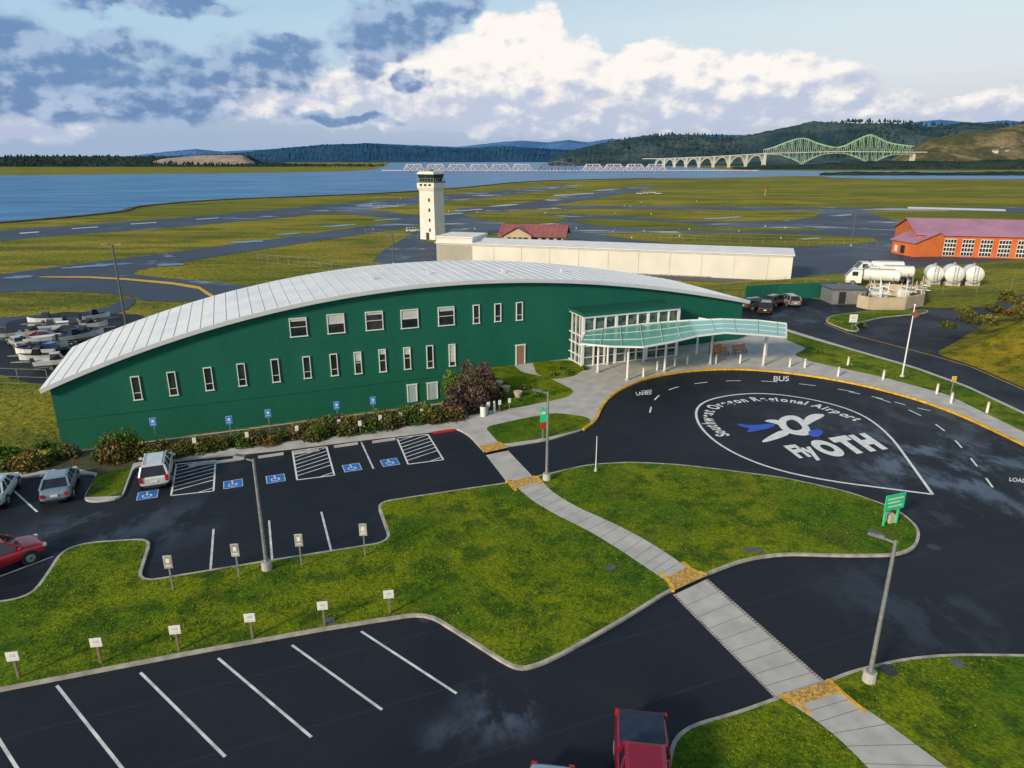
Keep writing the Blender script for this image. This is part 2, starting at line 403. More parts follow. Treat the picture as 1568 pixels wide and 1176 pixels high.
for k_,(bl,br_,tl) in enumerate([((1270,701),(1303,697),(1232,676)),((1303,697),(1331,692),(1268,671)),((1333,692),(1360,687.5),(1298,667))]):
    text_affine('OTH'[k_],P(*bl),P(*br_),P(*tl),bold=0.075)
text_affine('Fly',P(1232,708),P(1267,703),P(1199,683),bold=0.05)
arc=resample(chaikin(px([(1118,667),(1100,655),(1090,642),(1093,629),(1115,619),(1165,613),(1215,616),(1262,627),(1312,646)]),4,False),0.1)
txt='Southwest Oregon Regional Airport'; adv=[]
gl={}
for ch in set(txt):
    if ch!=' ': gl[ch]=glyph_mesh(ch,0.03)
for ch in txt: adv.append(0.30 if ch==' ' else (max(k.x for k in gl[ch][0])+0.09))
tot=sum(adv); scl=(len(arc)-1)*0.1/tot; s=0
for ch,a_ in zip(txt,adv):
    if ch!=' ':
        i=min(len(arc)-2,int((s+a_/2)*scl/0.1)); d=(arc[min(len(arc)-1,i+10)]-arc[max(0,i-10)]).normalized(); k=Vector((-d.y,d.x,0))
        o=arc[i]-d*(a_*scl/2)
        vs=[]
        for q in gl[ch][0]:
            p=o+d*q.x*scl+k*q.y*scl*1.35; vs.append((p.x,p.y,0.0145))
        b.add(vs,gl[ch][1],M_white)
    s+=a_
def poly(lst,z=0.0145,m=None,sm=2): b.sheet(chaikin(px(lst),sm) if sm else px(lst),z,m or M_white)
poly([(1190,650),(1193,641),(1205,636),(1222,637),(1235,648),(1243,662),(1238,667),(1222,667),(1202,662)])
poly([(1203,650),(1205,644),(1214,642),(1224,648),(1230,656),(1222,660),(1210,658)],0.0185,M_asph)
poly([(1228,645),(1240,634),(1262,634),(1262,638),(1245,646),(1236,652)],0.0149)
poly([(1200,658),(1186,663),(1165,676),(1170,678),(1192,672),(1212,664)],0.0149)
poly([(1180,642),(1200,645),(1196,652),(1184,648),(1168,645)],0.0149)
poly([(1236,660),(1255,657),(1262,662),(1252,670),(1240,668)],0.0152,m=M_swoosh)
poly([(1126,648),(1150,652),(1185,648),(1188,653),(1165,659),(1140,663),(1150,656),(1135,654)],m=M_swoosh)
text_affine('LANES',P(975,606),P(998,604),P(973,600.5)); text_affine('ONLY',P(984,602),P(1000,600.5),P(982,598))
text_affine('LOADING',P(1545,737),P(1590,742),P(1546,731)) 
text_affine('BUS',P(1184,584),P(1208,584),P(1185,576))
b.build('road_markings')
# ---------------------------------------------------------------- right side roads and mound
o=corner_keep(px([(1262,493),(1272,484),(1330,477),(1420,475),(1422,480),(1350,487),(1308,497),(1318,508),(1300,508)]),1.5); raised('kerb',o,0.13); lawn('verge_lawn',o,z=0.136)
def mound(name,lst,hh,m):
    o=corner_keep(px(lst),2.0); c=sum(o,Vector())/len(o); rows=8; vs=[];fs=[];n=len(o)
    for j in range(rows+1):
        t=j/rows
        for p in o:
            q=p.lerp(c,t); z=hh*sstep(0,0.75,t)+0.15*noise.noise(q*0.3)*min(1,t*4); vs.append((q.x,q.y,z))
    for j in range(rows):
        for i in range(n): fs.append((j*n+i,j*n+(i+1)%n,(j+1)*n+(i+1)%n,(j+1)*n+i))
    bb=MB(); bb.add(vs,fs,m); return bb.build(name,smooth=True)
M_hillg=grass_mat('bank_grass',(0.10,0.12,0.012),(0.22,0.23,0.012),(0.46,0.33,0.02),straw=(0.35,0.24,0.05))
mound('grass_bank',[(1430,541),(1470,520),(1510,492),(1560,462),(1700,430),(2000,470),(2100,640),(1850,700),(1700,652),(1568,594),(1490,560)],4.0,M_hillg)
b=MB(); kl=px([(1262,495),(1300,511),(1430,545),(1490,563),(1568,597),(1720,665)])
for i in range(len(kl)-1): stripe(b,kl[i],kl[i+1],0.12,0.010,M_yel)
b.build('yellow_road_line')
# ---------------------------------------------------------------- airfield sheets (z=-3)
ZF=-3.0
def fsheet(name,lst,m,dz,ch=2):
    p=px(lst,ZF); p=chaikin(p,ch) if ch else p
    q=MB(); q.sheet(p,ZF+dz,m); return q.build(name)
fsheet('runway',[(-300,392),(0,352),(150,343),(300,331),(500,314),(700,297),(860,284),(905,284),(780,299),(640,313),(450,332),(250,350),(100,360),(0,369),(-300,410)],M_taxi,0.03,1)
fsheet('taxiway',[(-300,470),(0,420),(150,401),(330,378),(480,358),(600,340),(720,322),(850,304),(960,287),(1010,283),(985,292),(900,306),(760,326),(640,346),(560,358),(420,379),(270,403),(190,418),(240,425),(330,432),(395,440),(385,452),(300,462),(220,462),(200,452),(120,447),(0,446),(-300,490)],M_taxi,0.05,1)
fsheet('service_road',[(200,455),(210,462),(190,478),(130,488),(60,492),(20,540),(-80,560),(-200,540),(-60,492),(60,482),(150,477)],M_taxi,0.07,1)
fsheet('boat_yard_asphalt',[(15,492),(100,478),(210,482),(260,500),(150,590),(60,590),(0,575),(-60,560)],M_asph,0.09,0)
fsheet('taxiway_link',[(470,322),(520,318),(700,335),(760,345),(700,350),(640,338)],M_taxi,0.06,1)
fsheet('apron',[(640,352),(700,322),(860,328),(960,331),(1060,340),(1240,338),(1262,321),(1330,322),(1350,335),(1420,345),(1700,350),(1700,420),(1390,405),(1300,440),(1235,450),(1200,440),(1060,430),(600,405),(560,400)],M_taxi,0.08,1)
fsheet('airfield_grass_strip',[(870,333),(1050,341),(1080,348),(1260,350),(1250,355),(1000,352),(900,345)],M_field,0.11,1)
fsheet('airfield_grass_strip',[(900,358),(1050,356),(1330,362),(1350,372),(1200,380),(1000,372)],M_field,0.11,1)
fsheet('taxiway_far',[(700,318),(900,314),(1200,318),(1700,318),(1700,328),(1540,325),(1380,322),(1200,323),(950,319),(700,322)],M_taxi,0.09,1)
fsheet('airfield_grass_strip',[(640,366),(690,352),(770,360),(762,378),(700,382)],M_field,0.11,1)
fsheet('airfield_grass_strip',[(700,327),(760,324),(860,330),(870,340),(800,345),(740,338)],M_field,0.11,1)
fsheet('runway_marking',[(1390,317),(1540,321),(1540,324),(1390,320)],M_white,0.16,0)
fsheet('taxi_line',[(60,424),(160,424),(300,436),(322,450),(330,455),(320,455.2),(300,440),(160,426.4),(60,425.6)],M_yel,0.12,1)
for k,(q) in enumerate([[(30,357),(60,355),(60,356.3),(30,358.5)],[(110,350),(150,347.5),(150,348.5),(110,351)],[(200,343),(240,340.5),(240,341.5),(200,344)],[(300,336),(335,333.5),(335,334.3),(300,336.8)]]): fsheet('runway_marking',q,M_fade,0.12,0)
m,bb,bs=newmat('puddle_water'); bs.inputs['Base Color'].default_value=(0.06,0.13,0.26,1); bs.inputs['Roughness'].default_value=0.25; bs.inputs['Specular IOR Level'].default_value=0.35
def blob(u,v,ru,rv):
    k=[]; ph=random.random()*9
    for i in range(22):
        t=2*math.pi*i/22; r=1+0.6*noise.noise(Vector((math.cos(t)*2.2+ph,math.sin(t)*2.2,ph)))
        k.append((u+math.cos(t)*ru*r,v+math.sin(t)*rv*r-math.cos(t)*ru*0.07))
    return k
pb=MB()
for u,v,ru,rv in [(520,346,26,1.2),(590,337,22,1.0),(440,359,20,1.2),(380,371,26,1.4),(690,328,22,1.0),(770,315,25,1.0),(880,298,30,1),(130,409,40,1.6),(260,406,20,1.8),(30,425,22,2),(720,322,22,1),(1110,334,30,.9),(1290,330,16,1),(560,313,20,0.8),(1240,366,16,1),(930,291,20,.8)]:
    pb.sheet(chaikin(px(blob(u,v,ru,rv),ZF),1),ZF+0.14,m)
pb.build('puddles')
# ---------------------------------------------------------------- water
m,bb,bs=newmat('bay_water')
gpos=bb.N.new('ShaderNodeNewGeometry').outputs['Position']
mp=bb.vm('MULTIPLY',gpos,(0.012,0.06,0.1))
n1=bb.noise(mp,1.0,6,0.65); bb.L.new(bb.mix(bb.mr(n1,0.38,0.62),(0.014,0.11,0.30,1),(0.055,0.23,0.48,1)),bs.inputs['Base Color'])
bs.inputs['Roughness'].default_value=0.35; bs.inputs['Specular IOR Level'].default_value=0.16
bp=bb.N.new('ShaderNodeBump'); bp.inputs['Distance'].default_value=0.8; bp.inputs['Strength'].default_value=1.0; bb.L.new(bb.noise(bb.vm('MULTIPLY',gpos,(0.15,0.5,0.3)),1.0,4,0.6),bp.inputs['Height']); bb.L.new(bp.outputs[0],bs.inputs['Normal'])
fsheet('bay_water',[(-900,385),(-300,362),(0,342),(110,333),(195,324),(200,318),(260,312),(340,306),(450,302),(600,296),(650,292),(720,287),(790,279),(860,276),(1000,273),(1100,273),(1250,269),(1290,274),(1568,275),(2300,276),(3000,276),(3000,265),(1568,263.5),(1300,262),(1130,261),(1060,256),(900,250),(880,248.5),(600,248.5),(585,257),(560,262),(400,265),(200,267),(0,269),(-400,271),(-1500,275)],m,0.2,1)
M_shore=mat('shore_rock',(0.05,0.05,0.05),0.9,var=(0.12,0.11,0.10),scale=0.2)
sh=MB(); sp=chaikin(px([(-300,362),(0,342),(110,333),(195,324),(200,318),(260,312),(340,306),(450,302),(600,296),(650,292),(720,287),(790,279),(860,276),(1000,273)],ZF),2,False)
for i in range(len(sp)-1): sh.beam(sp[i]+Vector((0,0,0.1)),sp[i+1]+Vector((0,0,0.1)),3.0,1.0,M_shore)
sh.build('rocky_shoreline')
# ---------------------------------------------------------------- hills
def hill_mat(name,a,c,sc_):
    m,b_,bs_=newmat(name); gp=b_.N.new('ShaderNodeNewGeometry').outputs['Position']
    n=b_.noise(gp,sc_,5,0.65,0.5); n2=b_.noise(gp,sc_*7,4,0.7)
    cc=b_.mix(b_.mr(n,0.4,0.62),(*a,1),(*c,1)); cc=b_.mix(b_.mr(n2,0.35,0.65,0,0.6),cc,b_.mix(1.0,cc,(0.5,0.55,0.6,1),'MULTIPLY'))
    b_.L.new(cc,bs_.inputs['Base Color']); bs_.inputs['Roughness'].default_value=1; bs_.inputs['Specular IOR Level'].default_value=0
    return m
def hill(name,sky,Y,front,back,m,jag=0.0,step=3,rough=0.1):
    us=np.arange(sky[0][0],sky[-1][0]+0.1,step); vsx=np.interp(us,[k[0] for k in sky],[k[1] for k in sky])
    rows=[(-front+front*t,sstep(0,1,t)**0.8 if t>0 else 0) for t in np.linspace(0,1,9)]+[(back*t,1-sstep(0,1,t)) for t in(0.3,0.7,1)]
    V=[];Fc=[];n=len(us)
    tops=[B(u,v,Y) for u,v in zip(us,vsx)]
    for dy,k in rows:
        for i,tpt in enumerate(tops):
            hh=max(0.5,tpt.z+3.2)
            nz=noise.fractal(Vector((tpt.x*0.004,(Y+dy)*0.004,1.7)),1.0,2.0,4)
            nz2=noise.noise(Vector((tpt.x*0.06,(Y+dy)*0.05,3.1)))
            z=-3.2+hh*k*(1+rough*nz*(1-k*0.9))+ (jag*(nz2) if k>0.15 else 0)
            V.append((tpt.x*(Y+dy)/Y,Y+dy,z))
    for j in range(len(rows)-1):
        for i in range(n-1): Fc.append((j*n+i,j*n+i+1,(j+1)*n+i+1,(j+1)*n+i))
    q=MB(); q.add(V,Fc,m); q.build(name); return tops
HM1=hill_mat('far_hill_haze_blue',(0.07,0.19,0.42),(0.10,0.23,0.47),0.0006)  # blue of the aerial haze is put into the base colour
HM2=hill_mat('hill_forest_haze_blue',(0.024,0.078,0.155),(0.040,0.105,0.19),0.002)  # forest colour with distance haze painted in as blue
HM3=hill_mat('hill_forest',(0.034,0.072,0.092),(0.085,0.125,0.13),0.004)  # some haze blue mixed into the forest colour
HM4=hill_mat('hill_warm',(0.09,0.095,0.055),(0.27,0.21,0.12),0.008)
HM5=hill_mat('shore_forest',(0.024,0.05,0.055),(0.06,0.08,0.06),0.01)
sk3=[(840,246),(862,236),(885,228),(930,217),(985,208),(1060,208),(1110,213),(1160,205),(1200,196),(1245,186),(1310,187),(1370,192),(1430,194),(1480,190),(1540,194),(1568,192),(2500,190)]
sk4=[(1360,248),(1390,232),(1425,212),(1470,206),(1520,200),(1568,190),(1700,182),(2500,186)]
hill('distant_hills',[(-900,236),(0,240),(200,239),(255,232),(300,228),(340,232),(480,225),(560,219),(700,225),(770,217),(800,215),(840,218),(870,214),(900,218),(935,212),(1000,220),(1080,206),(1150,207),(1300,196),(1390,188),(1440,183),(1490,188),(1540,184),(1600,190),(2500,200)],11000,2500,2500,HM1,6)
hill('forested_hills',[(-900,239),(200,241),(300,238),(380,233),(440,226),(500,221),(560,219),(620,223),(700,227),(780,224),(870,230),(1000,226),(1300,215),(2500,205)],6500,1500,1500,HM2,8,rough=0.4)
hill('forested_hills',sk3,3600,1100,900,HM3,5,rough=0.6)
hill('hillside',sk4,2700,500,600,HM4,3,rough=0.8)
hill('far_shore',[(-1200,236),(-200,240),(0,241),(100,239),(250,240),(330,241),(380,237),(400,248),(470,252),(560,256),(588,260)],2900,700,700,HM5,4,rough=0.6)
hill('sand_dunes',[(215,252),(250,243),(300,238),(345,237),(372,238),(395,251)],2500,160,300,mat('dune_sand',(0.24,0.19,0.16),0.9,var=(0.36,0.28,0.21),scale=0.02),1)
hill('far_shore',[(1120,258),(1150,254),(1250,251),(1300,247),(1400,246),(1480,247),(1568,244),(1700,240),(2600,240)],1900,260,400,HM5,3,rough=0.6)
hill('far_shore',[(1255,266.5),(1300,263),(1420,264),(1568,263),(2300,262)],1150,100,200,HM5,1.5)
def forest(name,cnt,ur,Yr,zf,hr,m):
    V=[];Fc=[]
    for k in range(cnt):
        u=random.uniform(*ur); Y=random.uniform(*Yr); bz=zf(u,Y)
        x=(u-CX)/F*1.045*Y; h=random.uniform(*hr)*random.choice((0.7,1,1,1.2)); r=h*random.uniform(0.25,0.45); o=len(V)
        for lev,(rr,zz) in enumerate(((0.5,0),(1,0.22),(0.65,0.6),(0.0,1))):
            if rr==0: V.append((x,Y,bz+h))
            else:
                for i in range(5):
                    t=2*math.pi*i/5+lev*0.6+k; q=r*rr*random.uniform(0.75,1.2); V.append((x+math.cos(t)*q,Y+math.sin(t)*q,bz+h*zz))
        for lev in range(2):
            for i in range(5): Fc.append((o+lev*5+i,o+lev*5+(i+1)%5,o+lev*5+5+(i+1)%5,o+lev*5+5+i))
        for i in range(5): Fc.append((o+10+i,o+10+(i+1)%5,o+15))
    q=MB(); q.add(V,Fc,m); return q.build(name)
def zsky(sky,Y0,front):
    def f(u,Y):
        v=interp(u,[k[0] for k in sky],[k[1] for k in sky]); t=B(u,v,Y0).z
        k=max(0,min(1,1-(Y0-Y)/front)); k=sstep(0,1,k)**0.8
        return -3.2+(t+3.2)*k-2
    return f
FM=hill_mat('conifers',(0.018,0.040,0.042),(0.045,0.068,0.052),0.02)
FM2=hill_mat('conifers_far',(0.026,0.060,0.080),(0.050,0.082,0.09),0.01)  # paler and bluer than the nearer conifers, haze painted into the colour
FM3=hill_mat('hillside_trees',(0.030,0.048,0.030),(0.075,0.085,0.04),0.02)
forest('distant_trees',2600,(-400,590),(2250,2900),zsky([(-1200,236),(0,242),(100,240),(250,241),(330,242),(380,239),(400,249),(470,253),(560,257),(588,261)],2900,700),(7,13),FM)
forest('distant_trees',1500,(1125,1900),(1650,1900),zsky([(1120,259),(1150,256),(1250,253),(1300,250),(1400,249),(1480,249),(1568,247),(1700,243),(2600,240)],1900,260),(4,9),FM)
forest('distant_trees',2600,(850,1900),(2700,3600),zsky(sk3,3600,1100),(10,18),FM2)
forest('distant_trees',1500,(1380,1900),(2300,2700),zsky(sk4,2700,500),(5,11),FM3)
forest('shore_bushes',500,(1260,1700),(1070,1180),lambda u,Y:-3.4,(1.2,3),FM)
hb=MB()
M_house=mat('house_paint',(0.55,0.53,0.48),0.8,var=(0.72,0.68,0.63),scale=0.02); M_hroof=mat('house_roof',(0.12,0.11,0.11),0.9,var=(0.2,0.17,0.15),scale=0.03)
zf=zsky(sk4,2700,500)
for k in range(70):
    u=random.uniform(1430,1800);Y=random.uniform(2300,2660);z=zf(u,Y)+7;x=(u-CX)/F*1.045*Y;w=random.uniform(8,15)
    hb.box((x,Y,z+0.0),(w,9,11),M_house); hb.add([(x-w/2-1,Y-5.5,z+5.5),(x+w/2+1,Y-5.5,z+5.5),(x+w/2+1,Y+5.5,z+5.5),(x-w/2-1,Y+5.5,z+5.5),(x-w/2-1,Y,z+9),(x+w/2+1,Y,z+9)],[(0,1,5,4),(2,3,4,5),(1,2,5),(3,0,4)],M_hroof)
hb.build('hillside_houses')
# ---------------------------------------------------------------- bridges
M_bgreen=mat('bridge_steel_green',(0.34,0.52,0.33),0.6,var=(0.42,0.60,0.38),scale=0.05)
M_bconc=mat('bridge_concrete',(0.52,0.52,0.46),0.8,var=(0.6,0.6,0.54),scale=0.05)
br=MB(); YB=2050
top=[(1172,229),(1185,226),(1205,218),(1220,213),(1229,211),(1238,213),(1252,219),(1270,224),(1283,226),(1296,223),(1312,215),(1325,209),(1334,206),(1343,209),(1358,217),(1375,221),(1400,224)]
deck=lambda u: interp(u,[1010,1090,1172,1283,1400],[243,240,235,232,233])
bot=[(1172,236),(1195,237),(1215,243),(1229,250),(1243,243),(1260,236),(1283,234),(1300,236),(1320,243),(1334,251),(1348,243),(1368,236),(1400,236)]
topf=lambda u: interp(u,[k[0] for k in top],[k[1] for k in top]); botf=lambda u: interp(u,[k[0] for k in bot],[k[1] for k in bot])
for side in(0,14):
    us=list(np.linspace(1172,1400,39))
    for i in range(len(us)-1):
        a0,a1=us[i],us[i+1]; T0,T1=B(a0,topf(a0),YB),B(a1,topf(a1),YB); D0,D1=B(a0,botf(a0),YB),B(a1,botf(a1),YB)
        for q in(T0,T1,D0,D1): q.y+=side
        br.beam(T0,T1,1.4,1.5,M_bgreen); br.beam(D0,D1,1.4,1.5,M_bgreen); br.beam(T0,D0,0.65,0.65,M_bgreen)
        br.beam(T0 if i%2 else D0, D1 if i%2 else T1,0.55,0.55,M_bgreen)
dk=[B(u,deck(u),YB)+Vector((0,7,0)) for u in np.linspace(985,1420,60)]
for i in range(59): br.beam(dk[i],dk[i+1],14,2.0,M_bconc)
for u in(1172,1229,1334,1400):
    t=B(u,botf(u),YB); 
    for s_ in(0,14): br.beam((t.x,YB+s_,-3.5),(t.x,YB+s_,t.z),6,5,M_bconc)
pier=[1004,1018,1034,1052,1072,1094,1118,1144,1172]
for i in range(len(pier)-1):
    p0,p1=pier[i],pier[i+1]; x0=B(p0,240,YB).x;x1=B(p1,240,YB).x
    for s_ in(1,13):
        prev=None
        for k in range(13):
            t=k/12; zt=B(p0+(p1-p0)*t,deck(p0+(p1-p0)*t),YB).z; z=-3+(zt+1.5)*math.sin(math.pi*t)**0.6*0.95; z=max(z,2)
            q=Vector((x0+(x1-x0)*t,YB+s_,z))
            if prev: br.beam(prev,q,2,2.2,M_bconc)
            prev=q
            if 0<k<12: br.beam(q,(q.x,q.y,zt),0.9,0.9,M_bconc)
        br.beam((x1,YB+s_,-3.5),(x1,YB+s_,B(p1,deck(p1),YB).z),4,4,M_bconc)
br.build('cantilever_bridge')
rb=MB(); YR=1350; M_rail=mat('rail_bridge_steel',(0.55,0.44,0.45),0.8,var=(0.66,0.56,0.57),scale=0.05); M_rdark=mat('rail_bridge_dark',(0.09,0.11,0.15),0.8,var=(0.13,0.15,0.19),scale=0.1); M_rtim=mat('rail_trestle',(0.20,0.19,0.20),0.9,var=(0.3,0.28,0.28),scale=0.1)
dz=B(800,261,YR).z; x=lambda u:B(u,262,YR).x
rb.box(((x(585)+x(1160))/2,YR,dz),(x(1160)-x(585),5,1.4),M_rail)
for u in np.arange(592,1155,6): rb.box((x(u),YR,(-3.4+dz)/2),(1.3,5,dz+3.4),M_rtim)
def truss(u0,u1,n,m,hh=9,camel=False,tk=1.0):
    for s_ in(-3,3):
        X=np.linspace(x(u0),x(u1),n+1)
        for i in range(n):
            h0=hh*(math.sin(math.pi*i/n)**0.5 if camel else (1 if 0<i<n else 0)); h1=hh*(math.sin(math.pi*(i+1)/n)**0.5 if camel else (1 if 0<i+1<n else 0))
            rb.beam((X[i],YR+s_,dz+h0),(X[i+1],YR+s_,dz+h1),1.0*tk,1.1*tk,m); rb.beam((X[i],YR+s_,dz),(X[i],YR+s_,dz+h0),0.6*tk,0.6*tk,m)
            if i%2==0: rb.beam((X[i],YR+s_,dz),(X[i+1],YR+s_,dz+h1),0.6*tk,0.6*tk,m)
            else: rb.beam((X[i],YR+s_,dz+h0),(X[i+1],YR+s_,dz),0.6*tk,0.6*tk,m)
for k in range(6): truss(618+k*33,650+k*33,6,M_rail,11)
truss(824,886,12,M_rdark,16,True,1.1)
for k in range(4): truss(892+k*32,923+k*32,6,M_rail,11)
rb.build('railway_bridge')
# ---------------------------------------------------------------- terminal building
T=empty('airport_terminal',WO,WA)
topc=[WL(u,v) for u,v in[(75,590),(215,533),(330,497),(450,465),(570,444),(690,432),(800,428),(900,431),(1000,438),(1070,447),(1138,460)]]
cs=[c[0] for c in topc]; cz=[c[1] for c in topc]
cf=np.polyfit(cs,cz,3); rz=lambda s: float(np.polyval(cf,s))
S0,S1=cs[0],cs[-1]; DEP=13.5
m,b_,bs_=newmat('green_shingle_wall')
tc=b_.N.new('ShaderNodeTexCoord').outputs['Object']; sx=b_.N.new('ShaderNodeSeparateXYZ'); b_.L.new(tc,sx.inputs[0])
cmb=b_.N.new('ShaderNodeCombineXYZ'); b_.L.new(b_.math('ADD',sx.outputs[0],sx.outputs[1]),cmb.inputs[0]); b_.L.new(sx.outputs[2],cmb.inputs[1])
bk=b_.N.new('ShaderNodeTexBrick'); b_.L.new(cmb.outputs[0],bk.inputs['Vector']); bk.inputs['Scale'].default_value=1; bk.inputs['Brick Width'].default_value=0.30; bk.inputs['Row Height'].default_value=0.15; bk.inputs['Mortar Size'].default_value=0.008
bk.inputs['Color1'].default_value=(0.007,0.125,0.084,1); bk.inputs['Color2'].default_value=(0.010,0.142,0.097,1); bk.inputs['Mortar'].default_value=(0.005,0.09,0.062,1)
nn=b_.noise(b_.vm('MULTIPLY',tc,(1,1,0.35)),0.30,5,0.6); b_.L.new(b_.mix(b_.mr(nn,0.35,0.65,0,0.6),bk.outputs['Color'],b_.mix(1.0,bk.outputs['Color'],(0.8,0.82,0.88,1),'MULTIPLY')),bs_.inputs['Base Color'])
bp=b_.N.new('ShaderNodeBump'); bp.inputs['Distance'].default_value=0.006; b_.L.new(bk.outputs['Fac'],bp.inputs['Height']); bp.invert=True; b_.L.new(bp.outputs[0],bs_.inputs['Normal']); bs_.inputs['Roughness'].default_value=0.7; bs_.inputs['Specular IOR Level'].default_value=0.25
M_green=m
M_roof=mat('white_roof',(0.68,0.71,0.75),0.5,var=(0.80,0.81,0.83),scale=0.35)
SS=list(np.linspace(S0,S1,73))
wb=MB(); n=len(SS)
V=[(s,0,-3.6) for s in SS]+[(s,0,rz(s)-0.3) for s in SS]+[(s,DEP,-3.6) for s in SS]+[(s,DEP,rz(s)-0.3) for s in SS]
Fc=[(i,i+1,n+i+1,n+i) for i in range(n-1)]+[(2*n+i+1,2*n+i,3*n+i,3*n+i+1) for i in range(n-1)]+[(2*n,0,n,3*n),(n-1,3*n-1,4*n-1,2*n-1)]
wb.add(V,Fc,M_green)
for z_ in(-0.15,):  # belt course between the storeys, left half
    wb.box(((S0-8)/2,-0.02,z_),( -8-S0,0.06,0.10),M_green)
wb.build('walls',T)
rb=MB(); SR=list(np.linspace(S0-0.6,S1+0.6,75)); n=len(SR); V=[]
for (nn_,dz_) in((-0.5,-0.3),(-0.5,0.12),(DEP+0.5,0.12),(DEP+0.5,-0.3)):
    V+=[(s,nn_,rz(s)+dz_) for s in SR]
Fc=[]
for k in range(4):
    for i in range(n-1): Fc.append((k*n+i,k*n+i+1,((k+1)%4)*n+i+1,((k+1)%4)*n+i))
Fc+=[(0,n,2*n,3*n),(n-1,4*n-1,3*n-1,2*n-1)]
rb.add(V,Fc,M_roof)
M_seam=mat('roof_seam',(0.56,0.59,0.63),0.6,var=(0.62,0.64,0.68),scale=1)
for s in np.arange(S0,S1,1.1): rb.beam((s,-0.5,rz(s)+0.13),(s,DEP+0.5,rz(s)+0.13),0.04,0.06,M_seam)
for i in range(n-1): rb.beam((SR[i],-0.53,rz(SR[i])-0.08),(SR[i+1],-0.53,rz(SR[i+1])-0.08),0.05,0.36,M_seam)
for s in(-20,-14,-6,2): rb.box((s,4+(s%3),rz(s)+0.3),(0.35,0.35,0.4),M_seam)
rb.build('roof',T)
M_lgrey=mat('window_blind',(0.50,0.52,0.51),0.6,var=(0.6,0.61,0.6),scale=1)
win=MB()
def window(s,z0,z1,w,half=0):
    t=0.08
    for a_,c_,ww,hh in((s,z1,w+t,t),(s,z0,w+2*t,t*1.2)): win.box((a_,-0.05,c_),(ww,0.16,hh),M_wpaint)
    for sg in(-1,1): win.box((s+sg*w/2,-0.048,(z0+z1)/2),(t*0.9,0.15,z1-z0-t*1.2),M_wpaint)
    win.box((s,-0.015,(z0+z1)/2),(w-0.05,0.06,z1-z0-0.05),M_glass)
    if half:
        win.box((s,-0.03,z1-(z1-z0)*half/2-0.03),(w*0.94,0.06,(z1-z0)*half),M_lgrey); win.box((s,-0.05,(z0+z1)/2+0.03),(w,0.1,t*0.6),M_wpaint)
    else: win.box((s,-0.05,z0+(z1-z0)*0.3),(w,0.1,t*0.5),M_wpaint)
for i,(u0,u1,vt,vb) in enumerate([(443,470,487,515),(501,528,481,510),(560,587,477,505),(614,641,474,502),(671,696,470,498)]):
    s0,_=WL(u0,500); s1,_=WL(u1,500); _,z1=WL((u0+u1)/2,vt); _,z0=WL((u0+u1)/2,vb); window((s0+s1)/2,z0,z1,(s1-s0)*0.95,[.15,.45,.15,.5,.2][i])
for u0,u1,vt,vb in[(724,734,467,495),(757,767,465,492),(790,800,463,490)]:
    s0,_=WL(u0,480); s1,_=WL(u1,480); _,z1=WL(u0+5,vt); _,z0=WL(u0+5,vb); window((s0+s1)/2,z0,z1,(s1-s0)*0.9)
for i,(u0,vt,vb) in enumerate([(195,577,613),(252,570,606),(309,563,598),(361,557,591),(414,550,585),(463,546,579),(505,542,575),(542,539,572),(580,535,569),(618,532,565),(653,529,563),(687,527,560)]):
    u1=u0+interp(u0,[195,700],[16,11]); s0,_=WL(u0,560); s1,_=WL(u1,560); _,z1=WL(u0+6,vt); _,z0=WL(u0+6,vb); window((s0+s1)/2,z0,z1,(s1-s0)*0.8,[0,0,0,0,0,0,0,.4,.2,.3,0,.8][i])
win.build('windows',T)
dr=MB(); M_bdoor=mat('service_door',(0.30,0.42,0.52),0.5,var=(0.40,0.52,0.6),scale=1); M_brn=mat('brown_door',(0.24,0.13,0.10),0.6,var=(0.28,0.16,0.13),scale=1)
for u0,u1,vt,vb,mm in[(622,636,589,616,M_bdoor),(653,668,586,612,M_bdoor),(790,803,528,553,M_brn)]:
    s0,_=WL(u0,560); s1,_=WL(u1,560); _,z1=WL(u0+6,vt); _,z0=WL(u0+6,vb); w=s1-s0; z0=max(z0,-3.05) if mm is M_bdoor else 0.1
    dr.box(((s0+s1)/2,-0.02,(z0+z1)/2),(w,0.08,z1-z0),mm); dr.box(((s0+s1)/2,-0.05,z1),(w+0.2,0.14,0.12),M_wpaint)
    for sg in(-1,1): dr.box(((s0+s1)/2+sg*w/2,-0.05,(z0+z1)/2),(0.1,0.12,z1-z0-0.12),M_wpaint)
dr.build('doors',T)
eg=MB(); PJ=3.3
e0,_=WL(893,500,-PJ); e1,zt1=WL(1040,467,-PJ); _,zt0=WL(893,484,-PJ)
ZT=(zt0+zt1)/2
m,bb,bs=newmat('facade_glass')
gp=bb.N.new('ShaderNodeTexCoord').outputs['Object']; nz=bb.noise(bb.vm('MULTIPLY',gp,(1,1,1.6)),0.9,3,0.5)
bb.L.new(bb.mix(bb.mr(nz,0.42,0.58),(0.015,0.03,0.035,1),(0.10,0.15,0.15,1)),bs.inputs['Base Color']); bs.inputs['Roughness'].default_value=0.06; bs.inputs['Specular IOR Level'].default_value=0.9
M_fac=m
eg.box(((e0+e1)/2,-PJ/2-0.05,ZT/2),(e1-e0-0.3,PJ-0.1,ZT-0.2),M_fac)
eg.box(((e0+e1)/2,-PJ/2-0.1,ZT),(e1-e0+0.4,PJ+0.4,0.28),M_green)
eg.box(((e0+e1)/2,-PJ-0.1,ZT-0.28),(e1-e0+0.1,0.16,0.2),M_wpaint)
for i in range(10):
    s=e0+(e1-e0)*i/9; eg.box((s,-PJ-0.02,ZT/2-0.08),(0.16 if i%3 else 0.3,0.22,ZT-0.28),M_wpaint)
